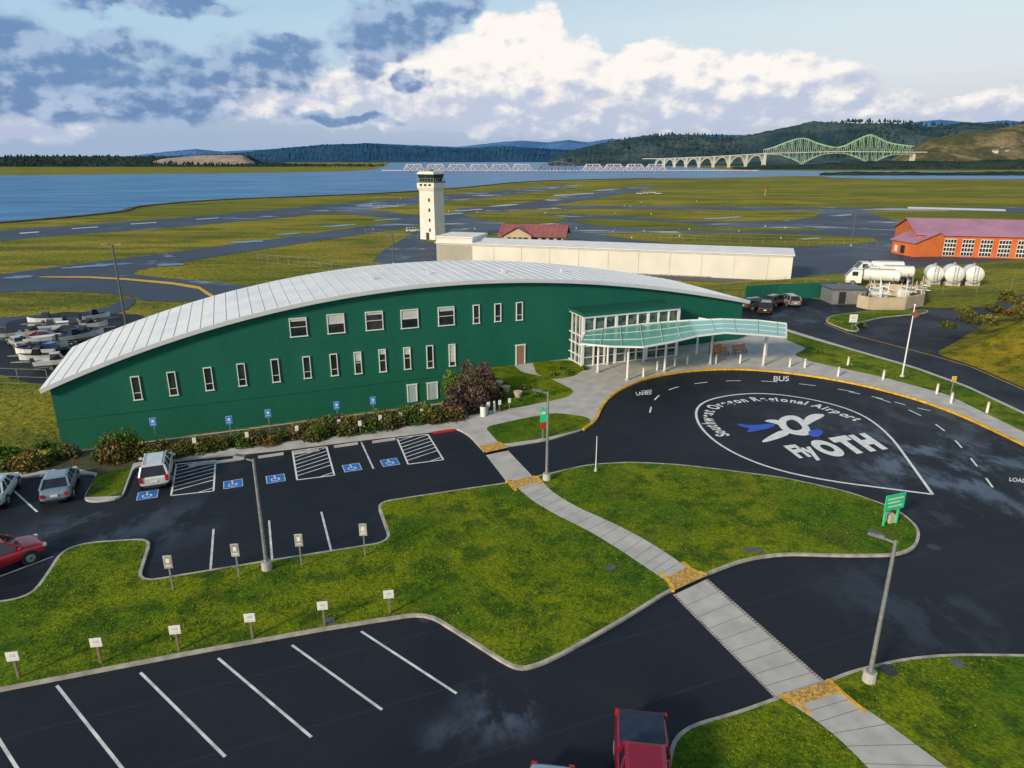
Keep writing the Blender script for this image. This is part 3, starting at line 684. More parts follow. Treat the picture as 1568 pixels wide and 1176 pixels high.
for z in(0.2,1.1,2.3,3.3): eg.box(((e0+e1)/2,-PJ-0.01,z),(e1-e0,0.12,0.09),M_wpaint)
for z in(0.2,1.1,2.3,3.3,ZT-0.3): eg.box((e0+0.1,-PJ/2,z),(0.12,PJ,0.09),M_wpaint)
for k in(0.6,1.5,2.4): eg.box((e0+0.1,-k,ZT/2-0.1),(0.13,0.1,ZT-0.4),M_wpaint)
eg.build('glazed_entrance',T)
# canopy: translucent teal glazing on white steel
m,bb,bs=newmat('canopy_glass_teal'); bs.inputs['Base Color'].default_value=(0.13,0.46,0.38,1); bs.inputs['Roughness'].default_value=0.2; bs.inputs['Alpha'].default_value=0.72
M_can=m
m2,bb,bs=newmat('canopy_glass_blue'); bs.inputs['Base Color'].default_value=(0.26,0.60,0.56,1); bs.inputs['Roughness'].default_value=0.2; bs.inputs['Alpha'].default_value=0.88
cn=MB(); 
fr=[(889,527),(935,531),(985,532),(1030,524),(1068,515),(1110,510),(1160,513),(1204,517)]; bk_=[(897,508),(935,502),(980,497),(1025,493),(1055,491),(1105,489),(1160,491),(1204,496)]
zs=[3.9,3.9,3.95,4.1,4.3,4.5,4.2,3.8]
def tol(p):
    r=Vector(p)-WO; return Vector((r.dot(WD),r.dot(WN),p[2]))
def sub(l,k=6): 
    us=np.linspace(0,len(l)-1,(len(l)-1)*k+1); return [tuple(np.interp(q,range(len(l)),[e[j] for e in l]) for j in range(2)) for q in us]
frs=sub(fr);bks=sub(bk_); zz=np.interp(np.linspace(0,7,len(frs)),range(8),zs)
FL=[tol(P(u,v,z)) for (u,v),z in zip(frs,zz)]; BLk=[tol(P(u,v,z+0.2)) for (u,v),z in zip(bks,zz)]
n=len(FL)
for i in range(n-1):
    m_=M_can if i<n*0.55 else m2
    a_,b2,c_,d_=FL[i],FL[i+1],BLk[i+1],BLk[i]; dzv=Vector((0,0,0.07))
    cn.add([a_,b2,c_,d_,a_-dzv,b2-dzv,c_-dzv,d_-dzv],[(0,1,2,3),(7,6,5,4),(0,4,5,1),(2,6,7,3)],m_)
    for l_ in(0,1/3,2/3,1): 
        p0=a_.lerp(d_,l_)+Vector((0,0,0.03)); p1=b2.lerp(c_,l_)+Vector((0,0,0.03)); cn.beam(p0,p1,0.14 if l_ in(0,1) else 0.05,0.16 if l_ in(0,1) else 0.05,M_wpaint)
    if i%4==0: cn.beam(a_+Vector((0,0,0.06)),d_+Vector((0,0,0.06)),0.06,0.07,M_lgrey)
cn.beam(FL[-1],BLk[-1],0.14,0.2,M_wpaint)
cn.build('canopy_roof',T)
cl=MB()
for u,v in[(893,562),(915,572),(960,584),(1017,571),(1087,560),(1168,562),(1172,548),(1066,546),(985,556),(930,560)]:
    p=tol(P(u,v,0)); 
    k=min(range(n),key=lambda i:(FL[i].xy-p.xy).length); 
    top_=FL[k].z-0.05
    cl.cyl((p.x,p.y,0),(p.x,p.y,top_),0.11,0.11,M_wpaint,10); cl.cyl((p.x,p.y,0.1),(p.x,p.y,0.35),0.2,0.2,M_conc,10)
    q=BLk[k]; d=(Vector((q.x,q.y,top_))-Vector((p.x,p.y,top_)))
    if d.length>0.5: cl.beam((p.x,p.y,top_-0.1),Vector((p.x,p.y,top_))+d.normalized()*min(d.length,5)+Vector((0,0,-0.02)),0.12,0.2,M_wpaint)
cl.build('canopy_columns',T)
M_wood=mat('bench_wood',(0.42,0.15,0.04),0.6,var=(0.55,0.22,0.06),scale=5)
def bench(u,v,rz_=WA):
    q=MB()
    for k in range(4): q.box((0,-0.18+k*0.13,0.45),(1.8,0.1,0.05),M_wood)
    for k in range(3): q.box((0,0.3+k*0.03,0.6+k*0.14),(1.8,0.04,0.11),M_wood)
    for sx_ in(-0.75,0.75):
        q.box((sx_,-0.15,0.22),(0.07,0.07,0.43),M_dark); q.box((sx_,0.25,0.22),(0.07,0.07,0.43),M_dark); q.beam((sx_,0.27,0.42),(sx_,0.40,0.98),0.05,0.05,M_dark); q.box((sx_,0.02,0.41),(0.06,0.5,0.04),M_dark)
    p=P(u,v,0.13); q.build('park_bench',loc=p,rz=rz_)
bench(1097,541);bench(1133,541);bench(1105,545)
# ---------------------------------------------------------------- foliage
def leaf_mat(name):
    m,b_,bs_=newmat(name); at=b_.N.new('ShaderNodeAttribute'); at.attribute_name='Col'; b_.L.new(at.outputs['Color'],bs_.inputs['Base Color']); bs_.inputs['Roughness'].default_value=0.7; bs_.inputs['Specular IOR Level'].default_value=0.15; return m
M_leaf=leaf_mat('leaves')
def colorize(o,C):
    me=o.data; at=me.color_attributes.new('Col','FLOAT_COLOR','POINT')
    arr=np.ones((len(me.vertices),4),dtype=np.float32)*0.05; arr[:len(C)]=np.array(C,dtype=np.float32); at.data.foreach_set('color',arr.ravel())
def foliage(name,lumps,cnt,size,cols,stems=True):
    V=[];Fc=[];C=[]
    w=np.array([l[1]**2 for l in lumps]); w=w/w.sum()
    ids=rng.choice(len(lumps),cnt,p=w)
    for id_ in ids:
        c,r,h=lumps[id_][0],lumps[id_][1],lumps[id_][2]
        d=rng.normal(size=3); d/=np.linalg.norm(d); d[2]=abs(d[2])*1.0-0.1; rad=rng.uniform(0.55,1.08)
        p=np.array([c[0]+d[0]*r*rad,c[1]+d[1]*r*rad,c[2]+max(0.02,d[2])*h*rad])
        a_=rng.normal(size=3); a_/=np.linalg.norm(a_); b2=np.cross(a_,rng.normal(size=3)); b2/=np.linalg.norm(b2); s_=size*rng.uniform(0.5,1.4)
        o=len(V); V+=[tuple(p-a_*s_),tuple(p+b2*s_*0.6),tuple(p+a_*s_),tuple(p-b2*s_*0.6)]; Fc.append((o,o+1,o+2,o+3))
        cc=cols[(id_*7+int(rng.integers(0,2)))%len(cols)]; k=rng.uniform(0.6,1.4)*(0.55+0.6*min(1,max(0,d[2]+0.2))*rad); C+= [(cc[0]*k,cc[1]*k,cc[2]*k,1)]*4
    q=MB(); q.add(V,Fc,M_leaf)
    Mst=mat('shrub_stem',(0.06,0.045,0.03),0.9,var=(0.09,0.07,0.05),scale=5)
    for l in lumps[:400]:
        c,r,h=l[0],l[1],l[2]
        for k in range(2):
            t=random.random()*6.28; q.cyl((c[0],c[1],c[2]-0.05),(c[0]+math.cos(t)*r*0.5,c[1]+math.sin(t)*r*0.5,c[2]+h*0.6),0.03,0.01,Mst,4)
    o=q.build(name); colorize(o,C); return o
gcols=[(0.08,0.13,0.018),(0.05,0.10,0.016),(0.15,0.15,0.03),(0.16,0.085,0.04),(0.07,0.11,0.025),(0.11,0.08,0.03)]
lm=[]
def band(p0,p1,cnt,wd,hr,rr):
    for k in range(cnt):
        t=random.random(); x_=p0[0]+(p1[0]-p0[0])*t; y_=p0[1]+(p1[1]-p0[1])*t; p=P(x_,y_+random.uniform(-wd,wd),0.13); lm.append(((p.x,p.y,0.13),random.uniform(*rr),random.uniform(*hr)))
band((215,699),(440,673),34,5,(0.6,1.1),(0.6,1.0)); band((440,673),(700,635),50,6,(0.9,1.6),(0.6,1.2))
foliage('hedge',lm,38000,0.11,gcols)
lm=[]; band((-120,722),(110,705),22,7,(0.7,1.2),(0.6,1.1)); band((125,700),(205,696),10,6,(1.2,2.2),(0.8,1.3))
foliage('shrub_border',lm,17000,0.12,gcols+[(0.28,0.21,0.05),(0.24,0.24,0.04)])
lm=[]
for u,v,r,h in[(702,622,1.3,2.2),(722,612,1.7,3.0),(738,608,1.5,3.3),(728,624,1.5,2.0),(750,614,1.1,2.1),(696,634,1.3,1.6),(718,600,1.1,3.4),(742,598,1.0,3.0)]:
    p=P(u,v,0.1); lm.append(((p.x,p.y,0.1),r,h))
foliage('large_shrub',lm,15000,0.13,[(0.095,0.055,0.048),(0.07,0.045,0.045),(0.14,0.09,0.07),(0.08,0.085,0.03),(0.11,0.06,0.065)])
lm=[]
for u,v,r,h in[(690,600,0.9,2.4),(773,592,0.4,0.5),(760,585,0.4,.5),(790,615,.35,.4),(770,627,.4,.4),(820,608,0.4,0.4),(1286,497,.6,.6),(1320,499,.6,.5),(1256,541,.4,.4),(1300,560,.4,.3),(895,566,.4,.6),(870,573,.4,.6),(755,600,.7,.9),(765,612,.6,.8),(802,596,.5,.5),(845,575,.5,.5),(858,566,.4,.5)]:
    p=P(u,v,0.1); lm.append(((p.x,p.y,0.1),r,h))
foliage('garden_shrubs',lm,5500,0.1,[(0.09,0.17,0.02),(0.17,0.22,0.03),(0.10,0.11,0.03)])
lm=[]
for k in range(36):
    u=random.uniform(1450,1700); v=random.uniform(440,505); p=P(u,v,2.5); 
    if (u-1450)*0.4+v>485: lm.append(((p.x,p.y,2.2+random.random()),random.uniform(0.6,1.4),random.uniform(0.6,1.3)))
foliage('bank_scrub',lm,9000,0.16,[(0.07,0.10,0.02),(0.18,0.15,0.03),(0.10,0.08,0.03)])
lm=[]
for k in range(60):
    s=random.uniform(-66,-50); n_=random.uniform(-9,2); p=WP(s,n_); lm.append(((p.x,p.y,hgt(p.x,p.y)-0.1),random.uniform(0.5,1.1),random.uniform(0.4,0.9)))
foliage('bank_scrub',lm,12000,0.14,[(0.03,0.09,0.015),(0.07,0.13,0.02)])
# grass tufts on the lawns (one mesh)
def inpoly(x_,y_,poly_):
    c=False;n=len(poly_);j=n-1
    for i in range(n):
        xi,yi=poly_[i][0],poly_[i][1];xj,yj=poly_[j][0],poly_[j][1]
        if (yi>y_)!=(yj>y_) and x_<(xj-xi)*(y_-yi)/(yj-yi)+xi: c=not c
        j=i
    return c
walk=[(p.x,p.y) for p in px(L1)+px(R1)[::-1]]; walk2=[(p.x,p.y) for p in px(L2)+px(R2)[::-1]]
V=[];Fc=[];C=[]
for (o_,z_) in TUFT[:2]:
    cnt=0; tries=0
    while cnt<(30000 if o_ is TUFT[0][0] else 10000) and tries<110000:
        tries+=1
        Yv=random.uniform(15,52); Xv=random.uniform(-0.85,0.85)*Yv
        if not inpoly(Xv,Yv,o_) or inpoly(Xv,Yv,walk) or inpoly(Xv,Yv,walk2): continue
        dens=noise.noise(Vector((Xv*0.35,Yv*0.35,0)))
        if dens<random.uniform(-0.6,0.35): continue
        cnt+=1; hh=random.uniform(0.025,0.075); t=random.random()*3.14; w_=random.uniform(0.02,0.055); o=len(V); dx,dy=math.cos(t)*w_,math.sin(t)*w_; lx,ly=random.uniform(-.05,.05),random.uniform(-.05,.05)
        V+=[(Xv-dx,Yv-dy,z_),(Xv+dx,Yv+dy,z_),(Xv+lx,Yv+ly,z_+hh)]; Fc.append((o,o+1,o+2)); k=random.uniform(0.6,1.1); cc=random.choice(((0.08,0.17,0.01),(0.15,0.22,0.012),(0.05,0.12,0.008),(0.19,0.23,0.015))); C+=[(cc[0]*k,cc[1]*k,cc[2]*k,1)]*3
q=MB(); q.add(V,Fc,M_leaf); colorize(q.build('grass_tufts'),C)
# ---------------------------------------------------------------- control tower
tb=P(663,366,ZF); CT=empty('control_tower',tb,math.radians(-28))
M_tw=mat('tower_white',(0.66,0.64,0.58),0.8,var=(0.76,0.73,0.67),scale=0.3); M_tg=mat('tower_green_roof',(0.02,0.12,0.08),0.5,var=(0.03,0.15,0.1),scale=0.3)
q=MB()
def frust(z0,z1,w0,w1,m):
    vs=[(a_*w/2,c_*w/2,z) for w,z in((w0,z0),(w1,z1)) for a_,c_ in((-1,-1),(1,-1),(1,1),(-1,1))]
    q.add(vs,[(3,2,1,0),(4,5,6,7),(0,1,5,4),(1,2,6,5),(2,3,7,6),(3,0,4,7)],m)
frust(0,14.6,5.6,5.3,M_tw); frust(14.6,15.6,5.4,6.2,M_tw); frust(15.6,17.1,6.2,6.2,M_tw)
q.build('shaft',CT)
q=MB(); frust(17.1,17.4,6.5,6.5,M_tg); frust(17.4,19.5,4.6,5.7,M_glass); frust(19.5,19.8,6.1,6.1,M_tw); frust(19.8,20.3,6.0,5.2,M_tw)
for sx_ in(-1,0,1):
    for sy_ in(-1,0,1):
        if sx_ or sy_: q.beam((sx_*2.32,sy_*2.32,17.4),(sx_*2.87,sy_*2.87,19.5),0.16,0.16,M_tg)
for k in range(-3,4):
    for sg in(-1,1): q.box((k,sg*3.15,17.85),(0.06,0.06,0.9),M_metal); q.box((sg*3.15,k,17.85),(0.06,0.06,0.9),M_metal)
for sg in(-1,1): q.box((0,sg*3.15,18.3),(6.3,0.06,0.06),M_metal); q.box((sg*3.15,0,18.3),(0.06,6.3,0.06),M_metal)
q.cyl((1,1,20.2),(1,1,23),0.05,0.03,M_metal,6); q.cyl((-1,0,20.2),(-1,0,22),0.05,0.03,M_metal,6); q.box((0.5,-0.5,20.6),(0.9,0.9,0.6),M_tg)
q.build('cab',CT)
q=MB()
for z in(3,6,9,12): q.box((0.9,-2.80+z*0.008,z),(0.6,0.1,1.0),M_glass); q.box((-2.80+z*0.008,0,z),(0.1,0.6,0.9),M_glass)
for k in(-1.6,0,1.6): q.box((k,-3.12,16.4),(0.9,0.06,0.6),M_glass)
q.box((0,-2.83,1.1),(1.1,0.1,2.2),M_dark); q.build('windows',CT)
def gable(name,p0,p1,depth,hw,hr_,mw,mr_,over=0.5,z=ZF):
    p0=Vector(p0);p1=Vector(p1);L=(p1-p0).length;ang=math.atan2(p1.y-p0.y,p1.x-p0.x)
    E=empty(name,(p0.x,p0.y,z),ang); q=MB()
    q.add([(0,0,0),(L,0,0),(L,depth,0),(0,depth,0),(0,0,hw),(L,0,hw),(L,depth,hw),(0,depth,hw),(0,depth/2,hr_),(L,depth/2,hr_)],[(0,1,5,4),(2,3,7,6),(1,2,6,9,5),(3,0,4,8,7)],mw); q.build('walls',E)
    q=MB(); k=(hr_-hw)/(depth/2); o=over
    for sg in(0,1):
        ya=-o if sg==0 else depth+o; za=hw-o*k
        vs=[(-o,ya,za+.05),(L+o,ya,za+.05),(L+o,depth/2,hr_+.05),(-o,depth/2,hr_+.05)]; vs+=[(a_,c_,d_+0.2) for a_,c_,d_ in vs]
        fs=[(4,5,6,7),(3,2,1,0),(0,1,5,4),(1,2,6,5),(3,0,4,7)]
        if sg: fs=[f[::-1] for f in fs]
        q.add(vs,fs,mr_)
    for i in range(int(L/1.5)): 
        if L<60: q.beam((i*1.5,-o,hw-o*k+0.27),(i*1.5,depth/2,hr_+0.27),0.08,0.06,mr_)
    q.build('roof',E); return E,L
M_hang=mat('hangar_white',(0.64,0.62,0.56),0.7,var=(0.74,0.71,0.64),scale=0.2)
E,L=gable('long_hangar',P(668,372,2.2),P(1215,392,2.2),11,5.2,5.9,M_hang,mat('hangar_roof',(0.66,0.67,0.69),0.6,var=(0.74,0.74,0.76),scale=0.3),0.3)
q=MB()
for k in np.arange(1.0,L,6.6): q.box((k,-0.04,2.6),(0.08,0.1,5.0),M_lgrey)
q.box((L/2,-0.05,5.0),(L,0.12,0.25),M_lgrey); q.box((0.4*L,-0.05,0.15),(L*0.8,0.1,0.3),M_kerb); q.build('door_panels',E)
q=MB(); q.box((4.5,5,3.3),(9,10,6.6),M_hang); q.box((4.5,5,6.7),(9.4,10.4,0.25),M_wpaint); q.build('end_block',E)
M_tan=mat('tan_wall',(0.50,0.36,0.22),0.8,var=(0.56,0.42,0.26),scale=0.5); M_red=mat('red_metal_roof',(0.26,0.08,0.08),0.5,var=(0.34,0.11,0.11),scale=0.5)
E,L=gable('small_airport_office',P(768,374,ZF),P(862,376,ZF),11,2.8,5.2,M_tan,M_red,1.0)
q=MB()
for k in range(8): q.box((1.2+k*(L-2.4)/7,-0.04,1.5),(1.3,0.1,1.3),M_glass); q.box((1.2+k*(L-2.4)/7,-0.03,1.5),(1.5,0.06,1.5),M_wpaint)
q.build('windows',E)
q=MB(); xc=L*0.28
q.add([(xc-4,-2,0),(xc+4,-2,0),(xc+4,-2,2.8),(xc,-2,4.9),(xc-4,-2,2.8),(xc-4,2,0),(xc+4,2,0),(xc+4,2,2.8),(xc-4,2,2.8)],[(0,1,2,3,4),(0,4,8,5),(1,6,7,2)],M_tan)
q.add([(xc-4.6,-2.6,2.6),(xc,-2.6,5.15),(xc+4.6,-2.6,2.6),(xc-4.6,5,2.6),(xc,5,5.15),(xc+4.6,5,2.6)],[(0,1,4,3),(1,2,5,4)],M_red)
for k in(-2.4,-0.8,0.8,2.4): q.box((xc+k,-2.04,1.5),(1.2,0.1,1.6),M_glass)
q.build('front_gable',E)
M_org=mat('orange_brick_wall',(0.55,0.12,0.03),0.8,var=(0.65,0.17,0.045),scale=0.4); M_pur=mat('purple_metal_roof',(0.36,0.17,0.26),0.45,var=(0.44,0.22,0.32),scale=0.2)
E,L=gable('red_brick_hangar',P(1400,392,ZF),P(1660,400,ZF),22,5.5,8.6,M_org,M_pur,0.6)
q=MB()
for k in range(8):
    c_=3.6+k*(L-5)/8; w_=(L-5)/8*0.66
    q.box((c_,-0.05,2.5),(w_,0.12,4.2),M_wpaint)
    for i in range(4):
        for j in range(4): q.box((c_-w_/2+w_*(i+.5)/4,-0.10,0.9+j*1.05),(w_/4*0.8,0.08,0.8),M_glass)
q.build('garage_doors',E)
E,L=gable('red_brick_annex',P(1364,387,ZF),P(1398,394,ZF),12,3.6,6.0,M_org,M_pur,0.5)
q=MB(); q.box((L/2,-0.05,1.5),(1.6,0.1,2.0),M_glass); q.box((L*0.2,-0.05,1.5),(1.0,0.1,1.6),M_wpaint); q.build('windows',E)
# ---------------------------------------------------------------- fuel farm
def tank(u,v,L,r,ang=0.3,name='fuel_tank'):
    p=G(u,v); q=MB(); n=20
    prof=[(-L/2-r*0.45,0.05),(-L/2-r*0.35,r*0.5),(-L/2-r*0.15,r*0.85),(-L/2,r),(L/2,r),(L/2+r*0.15,r*0.85),(L/2+r*0.35,r*0.5),(L/2+r*0.45,0.05)]
    for i in range(len(prof)-1): q.cyl((prof[i][0],0,r+0.5),(prof[i+1][0],0,r+0.5),prof[i][1],prof[i+1][1],M_wpaint,n)
    for k in(-L/3,L/3): q.box((k,0,0.35),(0.4,r*1.5,0.7),M_conc); q.cyl((k-0.06,0,r+0.5),(k+0.06,0,r+0.5),r+0.03,r+0.03,M_metal,n)
    q.cyl((0,0,2*r+0.4),(0,0,2*r+0.9),0.25,0.25,M_metal,8); q.box((0,-r-0.1,r+0.5),(0.9,0.05,0.5),M_red)
    for k in(-0.25,0.25): q.cyl((-L/2-r*0.5,k,0),(-L/2-r*0.5,k,2*r+0.6),0.04,0.04,M_metal,6)
    for k in range(8): q.beam((-L/2-r*0.5,-.25,0.4+k*.4),(-L/2-r*0.5,.25,0.4+k*.4),0.04,0.04,M_metal)
    q.build(name,loc=p,rz=ang)
tank(1427,434,3.0,1.35,1.2);tank(1456,436,3.2,1.5,1.2);tank(1486,436,3.2,1.45,1.2)
def wheel(q,x_,y_,r,w,mrim=None):
    s=1 if y_>0 else -1
    q.cyl((x_,y_-s*w,r),(x_,y_,r),r,r,M_rubber,20); q.cyl((x_,y_,r),(x_,y_+s*0.015,r),r*0.62,r*0.58,mrim or M_metal,14); q.cyl((x_,y_+s*0.01,r),(x_,y_+s*0.04,r),r*0.18,r*0.15,M_dark,8)
def tanker(u,v,ang):
    q=MB(); 
    q.box((0,0,0.85),(8,1.0,0.25),M_dark)
    for i,(x0,x1,r0_,r1_) in enumerate([(-4.1,-3.9,0.7,1.0),(-3.9,1.4,1.0,1.0),(1.4,1.6,1.0,0.7)]): q.cyl((x0,0,1.95),(x1,0,1.95),r0_,r1_,M_wpaint,18)
    q.box((-1.2,0,2.98),(4,0.5,0.1),M_metal)
    for k in(-3,-1.2,0.6): q.box((k,0,1.3),(0.12,2.06,0.9),M_metal)
    vs=[(1.9,-1.15,0.6),(4.3,-1.15,0.6),(4.3,-1.15,1.7),(3.5,-1.1,2.75),(1.9,-1.1,2.75)]; k=len(vs)
    q.add(vs+[(a_,-b2,c_) for a_,b2,c_ in vs],[(0,1,2,3,4),(9,8,7,6,5),(1,6,7,2),(3,8,9,4),(4,9,5,0)],M_wpaint)
    q.add([(4.31,-1.0,1.7),(4.31,1.0,1.7),(3.54,1.0,2.72),(3.54,-1.0,2.72)],[(0,1,2,3)],M_glass)
    for s in(-1,1): q.box((3.0,s*1.14,2.15),(0.9,0.06,0.7),M_glass)
    for x_ in(-3.2,-2.1,3.2):
        for s in(-1,1): wheel(q,x_,s*1.15,0.5,0.35)
    q.build('fuel_tanker_truck',loc=G(u,v),rz=ang)
for k,(u,v) in enumerate([(1335,438),(1358,432)]): tanker(u,v,math.radians(160+8*k))
tanker(1345,424,math.radians(172))
q=MB(); cc=px([(1313,470),(1330,474),(1384,474),(1412,468),(1410,455),(1330,450)])
M_tanc=mat('tan_concrete',(0.46,0.38,0.26),0.85,var=(0.55,0.46,0.33),scale=0.5)
for i in range(len(cc)):
    a_,c_=cc[i],cc[(i+1)%len(cc)]; q.beam((a_.x,a_.y,0.9),(c_.x,c_.y,0.9),0.3,1.8,M_tanc)
q.build('concrete_containment_wall')
q=MB(); p=P(1298,466); q.box((p.x,p.y+2,1.1),(5,4,2.2),M_metal); q.box((p.x,p.y+2,2.3),(5.4,4.4,0.2),M_dmetal); q.box((p.x-1,p.y-0.02,1.0),(1.0,0.1,1.8),M_dark); q.build('generator_shed')
q=MB()
for k in range(26):
    u=random.uniform(1318,1412);v=random.uniform(448,466); p=P(u,v); q.cyl((p.x,p.y,0),(p.x,p.y,random.uniform(1.5,3.4)),0.09,0.09,random.choice((M_wpaint,M_metal,M_tanc)),8); p2=P(u+random.uniform(6,16),v+2); q.beam((p.x,p.y,1.7),(p2.x,p2.y,1.7),0.1,0.1,M_wpaint)
    if k%4==0: q.box((p.x,p.y,0.6),(1.2,1.0,1.2),random.choice((M_wpaint,M_dmetal)))
q.build('fuel_pipework')
q=MB(); w0=P(1190,458)
for a_,c_ in((P(1140,462),w0),(w0,P(1278,455))): q.beam((a_.x,a_.y,1.2),(c_.x,c_.y,1.2),0.15,2.4,M_green)
q.build('green_screen_fence')
# ---------------------------------------------------------------- vehicles
def paint(name,c): return mat(name,c,0.28,0.3,var=tuple(min(1,x_*1.15) for x_ in c),scale=1.5,coat=0.6,spec=0.5)
M_tail=mat('tail_light',(0.35,0.01,0.01),0.25,var=(0.45,0.02,0.02),scale=9); M_head=mat('head_light',(0.6,0.62,0.65),0.15,var=(0.7,0.7,0.72),scale=9); M_plate=mat('number_plate',(0.6,0.6,0.55),0.5,var=(0.7,0.7,0.65),scale=9)
M_cglass=mat('car_glass',(0.01,0.012,0.015),0.06,var=(0.02,0.022,0.026),scale=1,spec=0.8)
M_tonneau=mat('tonneau_cover',(0.012,0.02,0.045),0.35,var=(0.018,0.03,0.06),scale=3)
def car(name,loc,rz_,kind,col):
    E=empty(name,loc,rz_)
    if kind=='sedan': st=[(-2.3,0.72,0.42,0.82),(-2.2,0.84,0.28,0.98),(-1.55,0.9,0.22,1.02),(-0.6,0.92,0.2,0.98),(0.8,0.92,0.2,0.96),(1.5,0.9,0.22,0.88),(2.15,0.82,0.28,0.74),(2.35,0.66,0.4,0.62)]; gh=(-1.75,1.15,-1.0,0.35,1.44)
    elif kind=='suv': st=[(-2.3,0.82,0.45,0.95),(-2.25,0.90,0.35,1.1),(-1.5,0.95,0.3,1.13),(-0.5,0.96,0.28,1.12),(0.8,0.96,0.28,1.1),(1.6,0.94,0.3,1.04),(2.2,0.86,0.36,0.92),(2.38,0.7,0.45,0.75)]; gh=(-2.22,1.3,-1.85,0.5,1.72)
    else: st=[(-2.75,0.92,0.55,1.1),(-2.7,0.97,0.5,1.16),(-1.5,0.98,0.42,1.17),(-0.6,0.98,0.4,1.17),(1.1,0.98,0.4,1.16),(1.8,0.97,0.42,1.12),(2.6,0.92,0.5,1.05),(2.8,0.8,0.55,0.9)]; gh=(-0.75,1.45,-0.55,0.75,1.85)
    q=MB(); V=[];k=len(st)
    for x_,w,zb,zt in st:
        zm=zb+(zt-zb)*0.55
        V+=[(x_,-w*0.9,zb),(x_,-w,zb+(zt-zb)*0.3),(x_,-w,zm),(x_,-w*0.93,zt-0.05),(x_,-w*0.8,zt),(x_,w*0.8,zt),(x_,w*0.93,zt-0.05),(x_,w,zm),(x_,w,zb+(zt-zb)*0.3),(x_,w*0.9,zb)]
    Fc=[]
    for i in range(k-1):
        for j in range(9): Fc.append((i*10+j,i*10+j+1,(i+1)*10+j+1,(i+1)*10+j)[::-1])
        Fc.append((i*10+9,i*10,(i+1)*10,(i+1)*10+9)[::-1])
    Fc+=[tuple(range(10)),tuple(range((k-1)*10,k*10))[::-1]]
    q.add(V,Fc,col); body=q.build('body',E,smooth=True)
    bm=bmesh.new(); bm.from_mesh(body.data); bmesh.ops.recalc_face_normals(bm,faces=bm.faces); bm.to_mesh(body.data); bm.free()
    s_=body.modifiers.new('s','SUBSURF'); s_.levels=2; s_.render_levels=2
    xb0,xb1,xt0,xt1,zr=gh; wb_=st[3][1]*0.88; wt=st[3][1]*0.70; zb_=st[3][3]-0.04
    q=MB()
    V=[(xb0,-wb_,zb_),(xb1,-wb_,zb_-0.02),(xb1,wb_,zb_-0.02),(xb0,wb_,zb_),(xt0,-wt,zr-0.04),(xt1,-wt,zr-0.04),(xt1,wt,zr-0.04),(xt0,wt,zr-0.04)]
    q.add(V,[(0,1,5,4),(1,2,6,5),(2,3,7,6),(3,0,4,7)],M_cglass); q.build('glasshouse',E)
    q=MB(); 
    rv=[(xt0-0.08,-wt-0.02,zr-0.05),(xt1+0.06,-wt-0.02,zr-0.05),(xt1+0.06,wt+0.02,zr-0.05),(xt0-0.08,wt+0.02,zr-0.05),(xt0+0.1,-wt*0.8,zr+0.02),(xt1-0.15,-wt*0.8,zr+0.02),(xt1-0.15,wt*0.8,zr+0.02),(xt0+0.1,wt*0.8,zr+0.02)]
    q.add(rv,[(3,2,1,0),(4,5,6,7),(0,1,5,4),(1,2,6,5),(2,3,7,6),(3,0,4,7)],col)
    for s in(-1,1):
        q.beam((xb0,s*wb_,zb_),(xt0,s*wt,zr-0.04),0.12,0.16,col); q.beam((xb1,s*wb_,zb_-.02),(xt1,s*wt,zr-0.04),0.07,0.09,col)
        for t in(0.36,0.68) if kind!='pickup' else (0.45,): q.beam((xb0+(xb1-xb0)*t,s*(wb_+0.003),zb_),(xt0+(xt1-xt0)*t,s*(wt+0.003),zr-0.04),0.05,0.09,col)
        q.box((xb1-0.25,s*(wb_+0.2),zb_+0.06),(0.14,0.22,0.15),col)
    if kind=='suv':
        for s in(-1,1): q.beam((xt0+0.1,s*wt*0.85,zr+0.06),(xt1-0.2,s*wt*0.85,zr+0.06),0.04,0.04,M_dark)
    q.build('roof',E,bevel=0.02)
    q=MB(); r=0.33 if kind=='sedan' else 0.37 if kind=='suv' else 0.40; wx=st[0][0]*0.6,st[-1][0]*0.62
    for x_ in wx:
        for s in(-1,1):
            wheel(q,x_,s*(st[3][1]+0.01),r,0.24); q.cyl((x_,s*(st[3][1]-0.10),r+0.02),(x_,s*(st[3][1]+0.004),r+0.02),r+0.07,r+0.07,M_dark,20)
    q.build('wheels',E)
    q=MB(); xr=st[0][0]; xf=st[-1][0]; wr=st[0][1]
    for s in(-1,1):
        q.box((xr+0.04,s*(wr-0.06),st[0][3]-0.05),(0.16,0.2,0.22 if kind!='suv' else 0.4),M_tail); q.box((xf-0.12,s*(st[-1][1]-0.02),st[-1][3]+0.02),(0.2,0.26,0.13),M_head)
    q.box((xr-0.01,0,0.72),(0.04,0.42,0.16),M_plate); q.box((xr+0.02,0,0.42),(0.12,wr*1.7,0.14),M_dark); q.box((xf-0.03,0,0.45),(0.1,wr*1.3,0.18),M_dark)
    if kind=='pickup': q.box((-1.72,0,1.19),(1.9,1.66,0.06),M_tonneau); q.box((-2.7,0,1.1),(0.1,1.7,0.16),col)
    q.build('trim',E,bevel=0.01); return E
hd=WA+math.pi/2
car('parked_suv',P(243,731),hd,'suv',paint('silver_white_paint',(0.66,0.67,0.67)))
car('parked_car',P(94,752),hd+0.05,'sedan',paint('silver_blue_paint',(0.20,0.28,0.34)))
car('parked_car',P(-2,762),hd,'sedan',paint('pale_paint',(0.5,0.62,0.66)))
red=paint('red_paint',(0.45,0.008,0.03))
dv=(P(82,852)-P(-60,905)); car('parked_car',P(-8,872),math.atan2(dv.y,dv.x),'suv',red)
car('parked_pickup',P(984,1222),math.radians(262.5),'pickup',paint('maroon_paint',(0.26,0.006,0.03)))
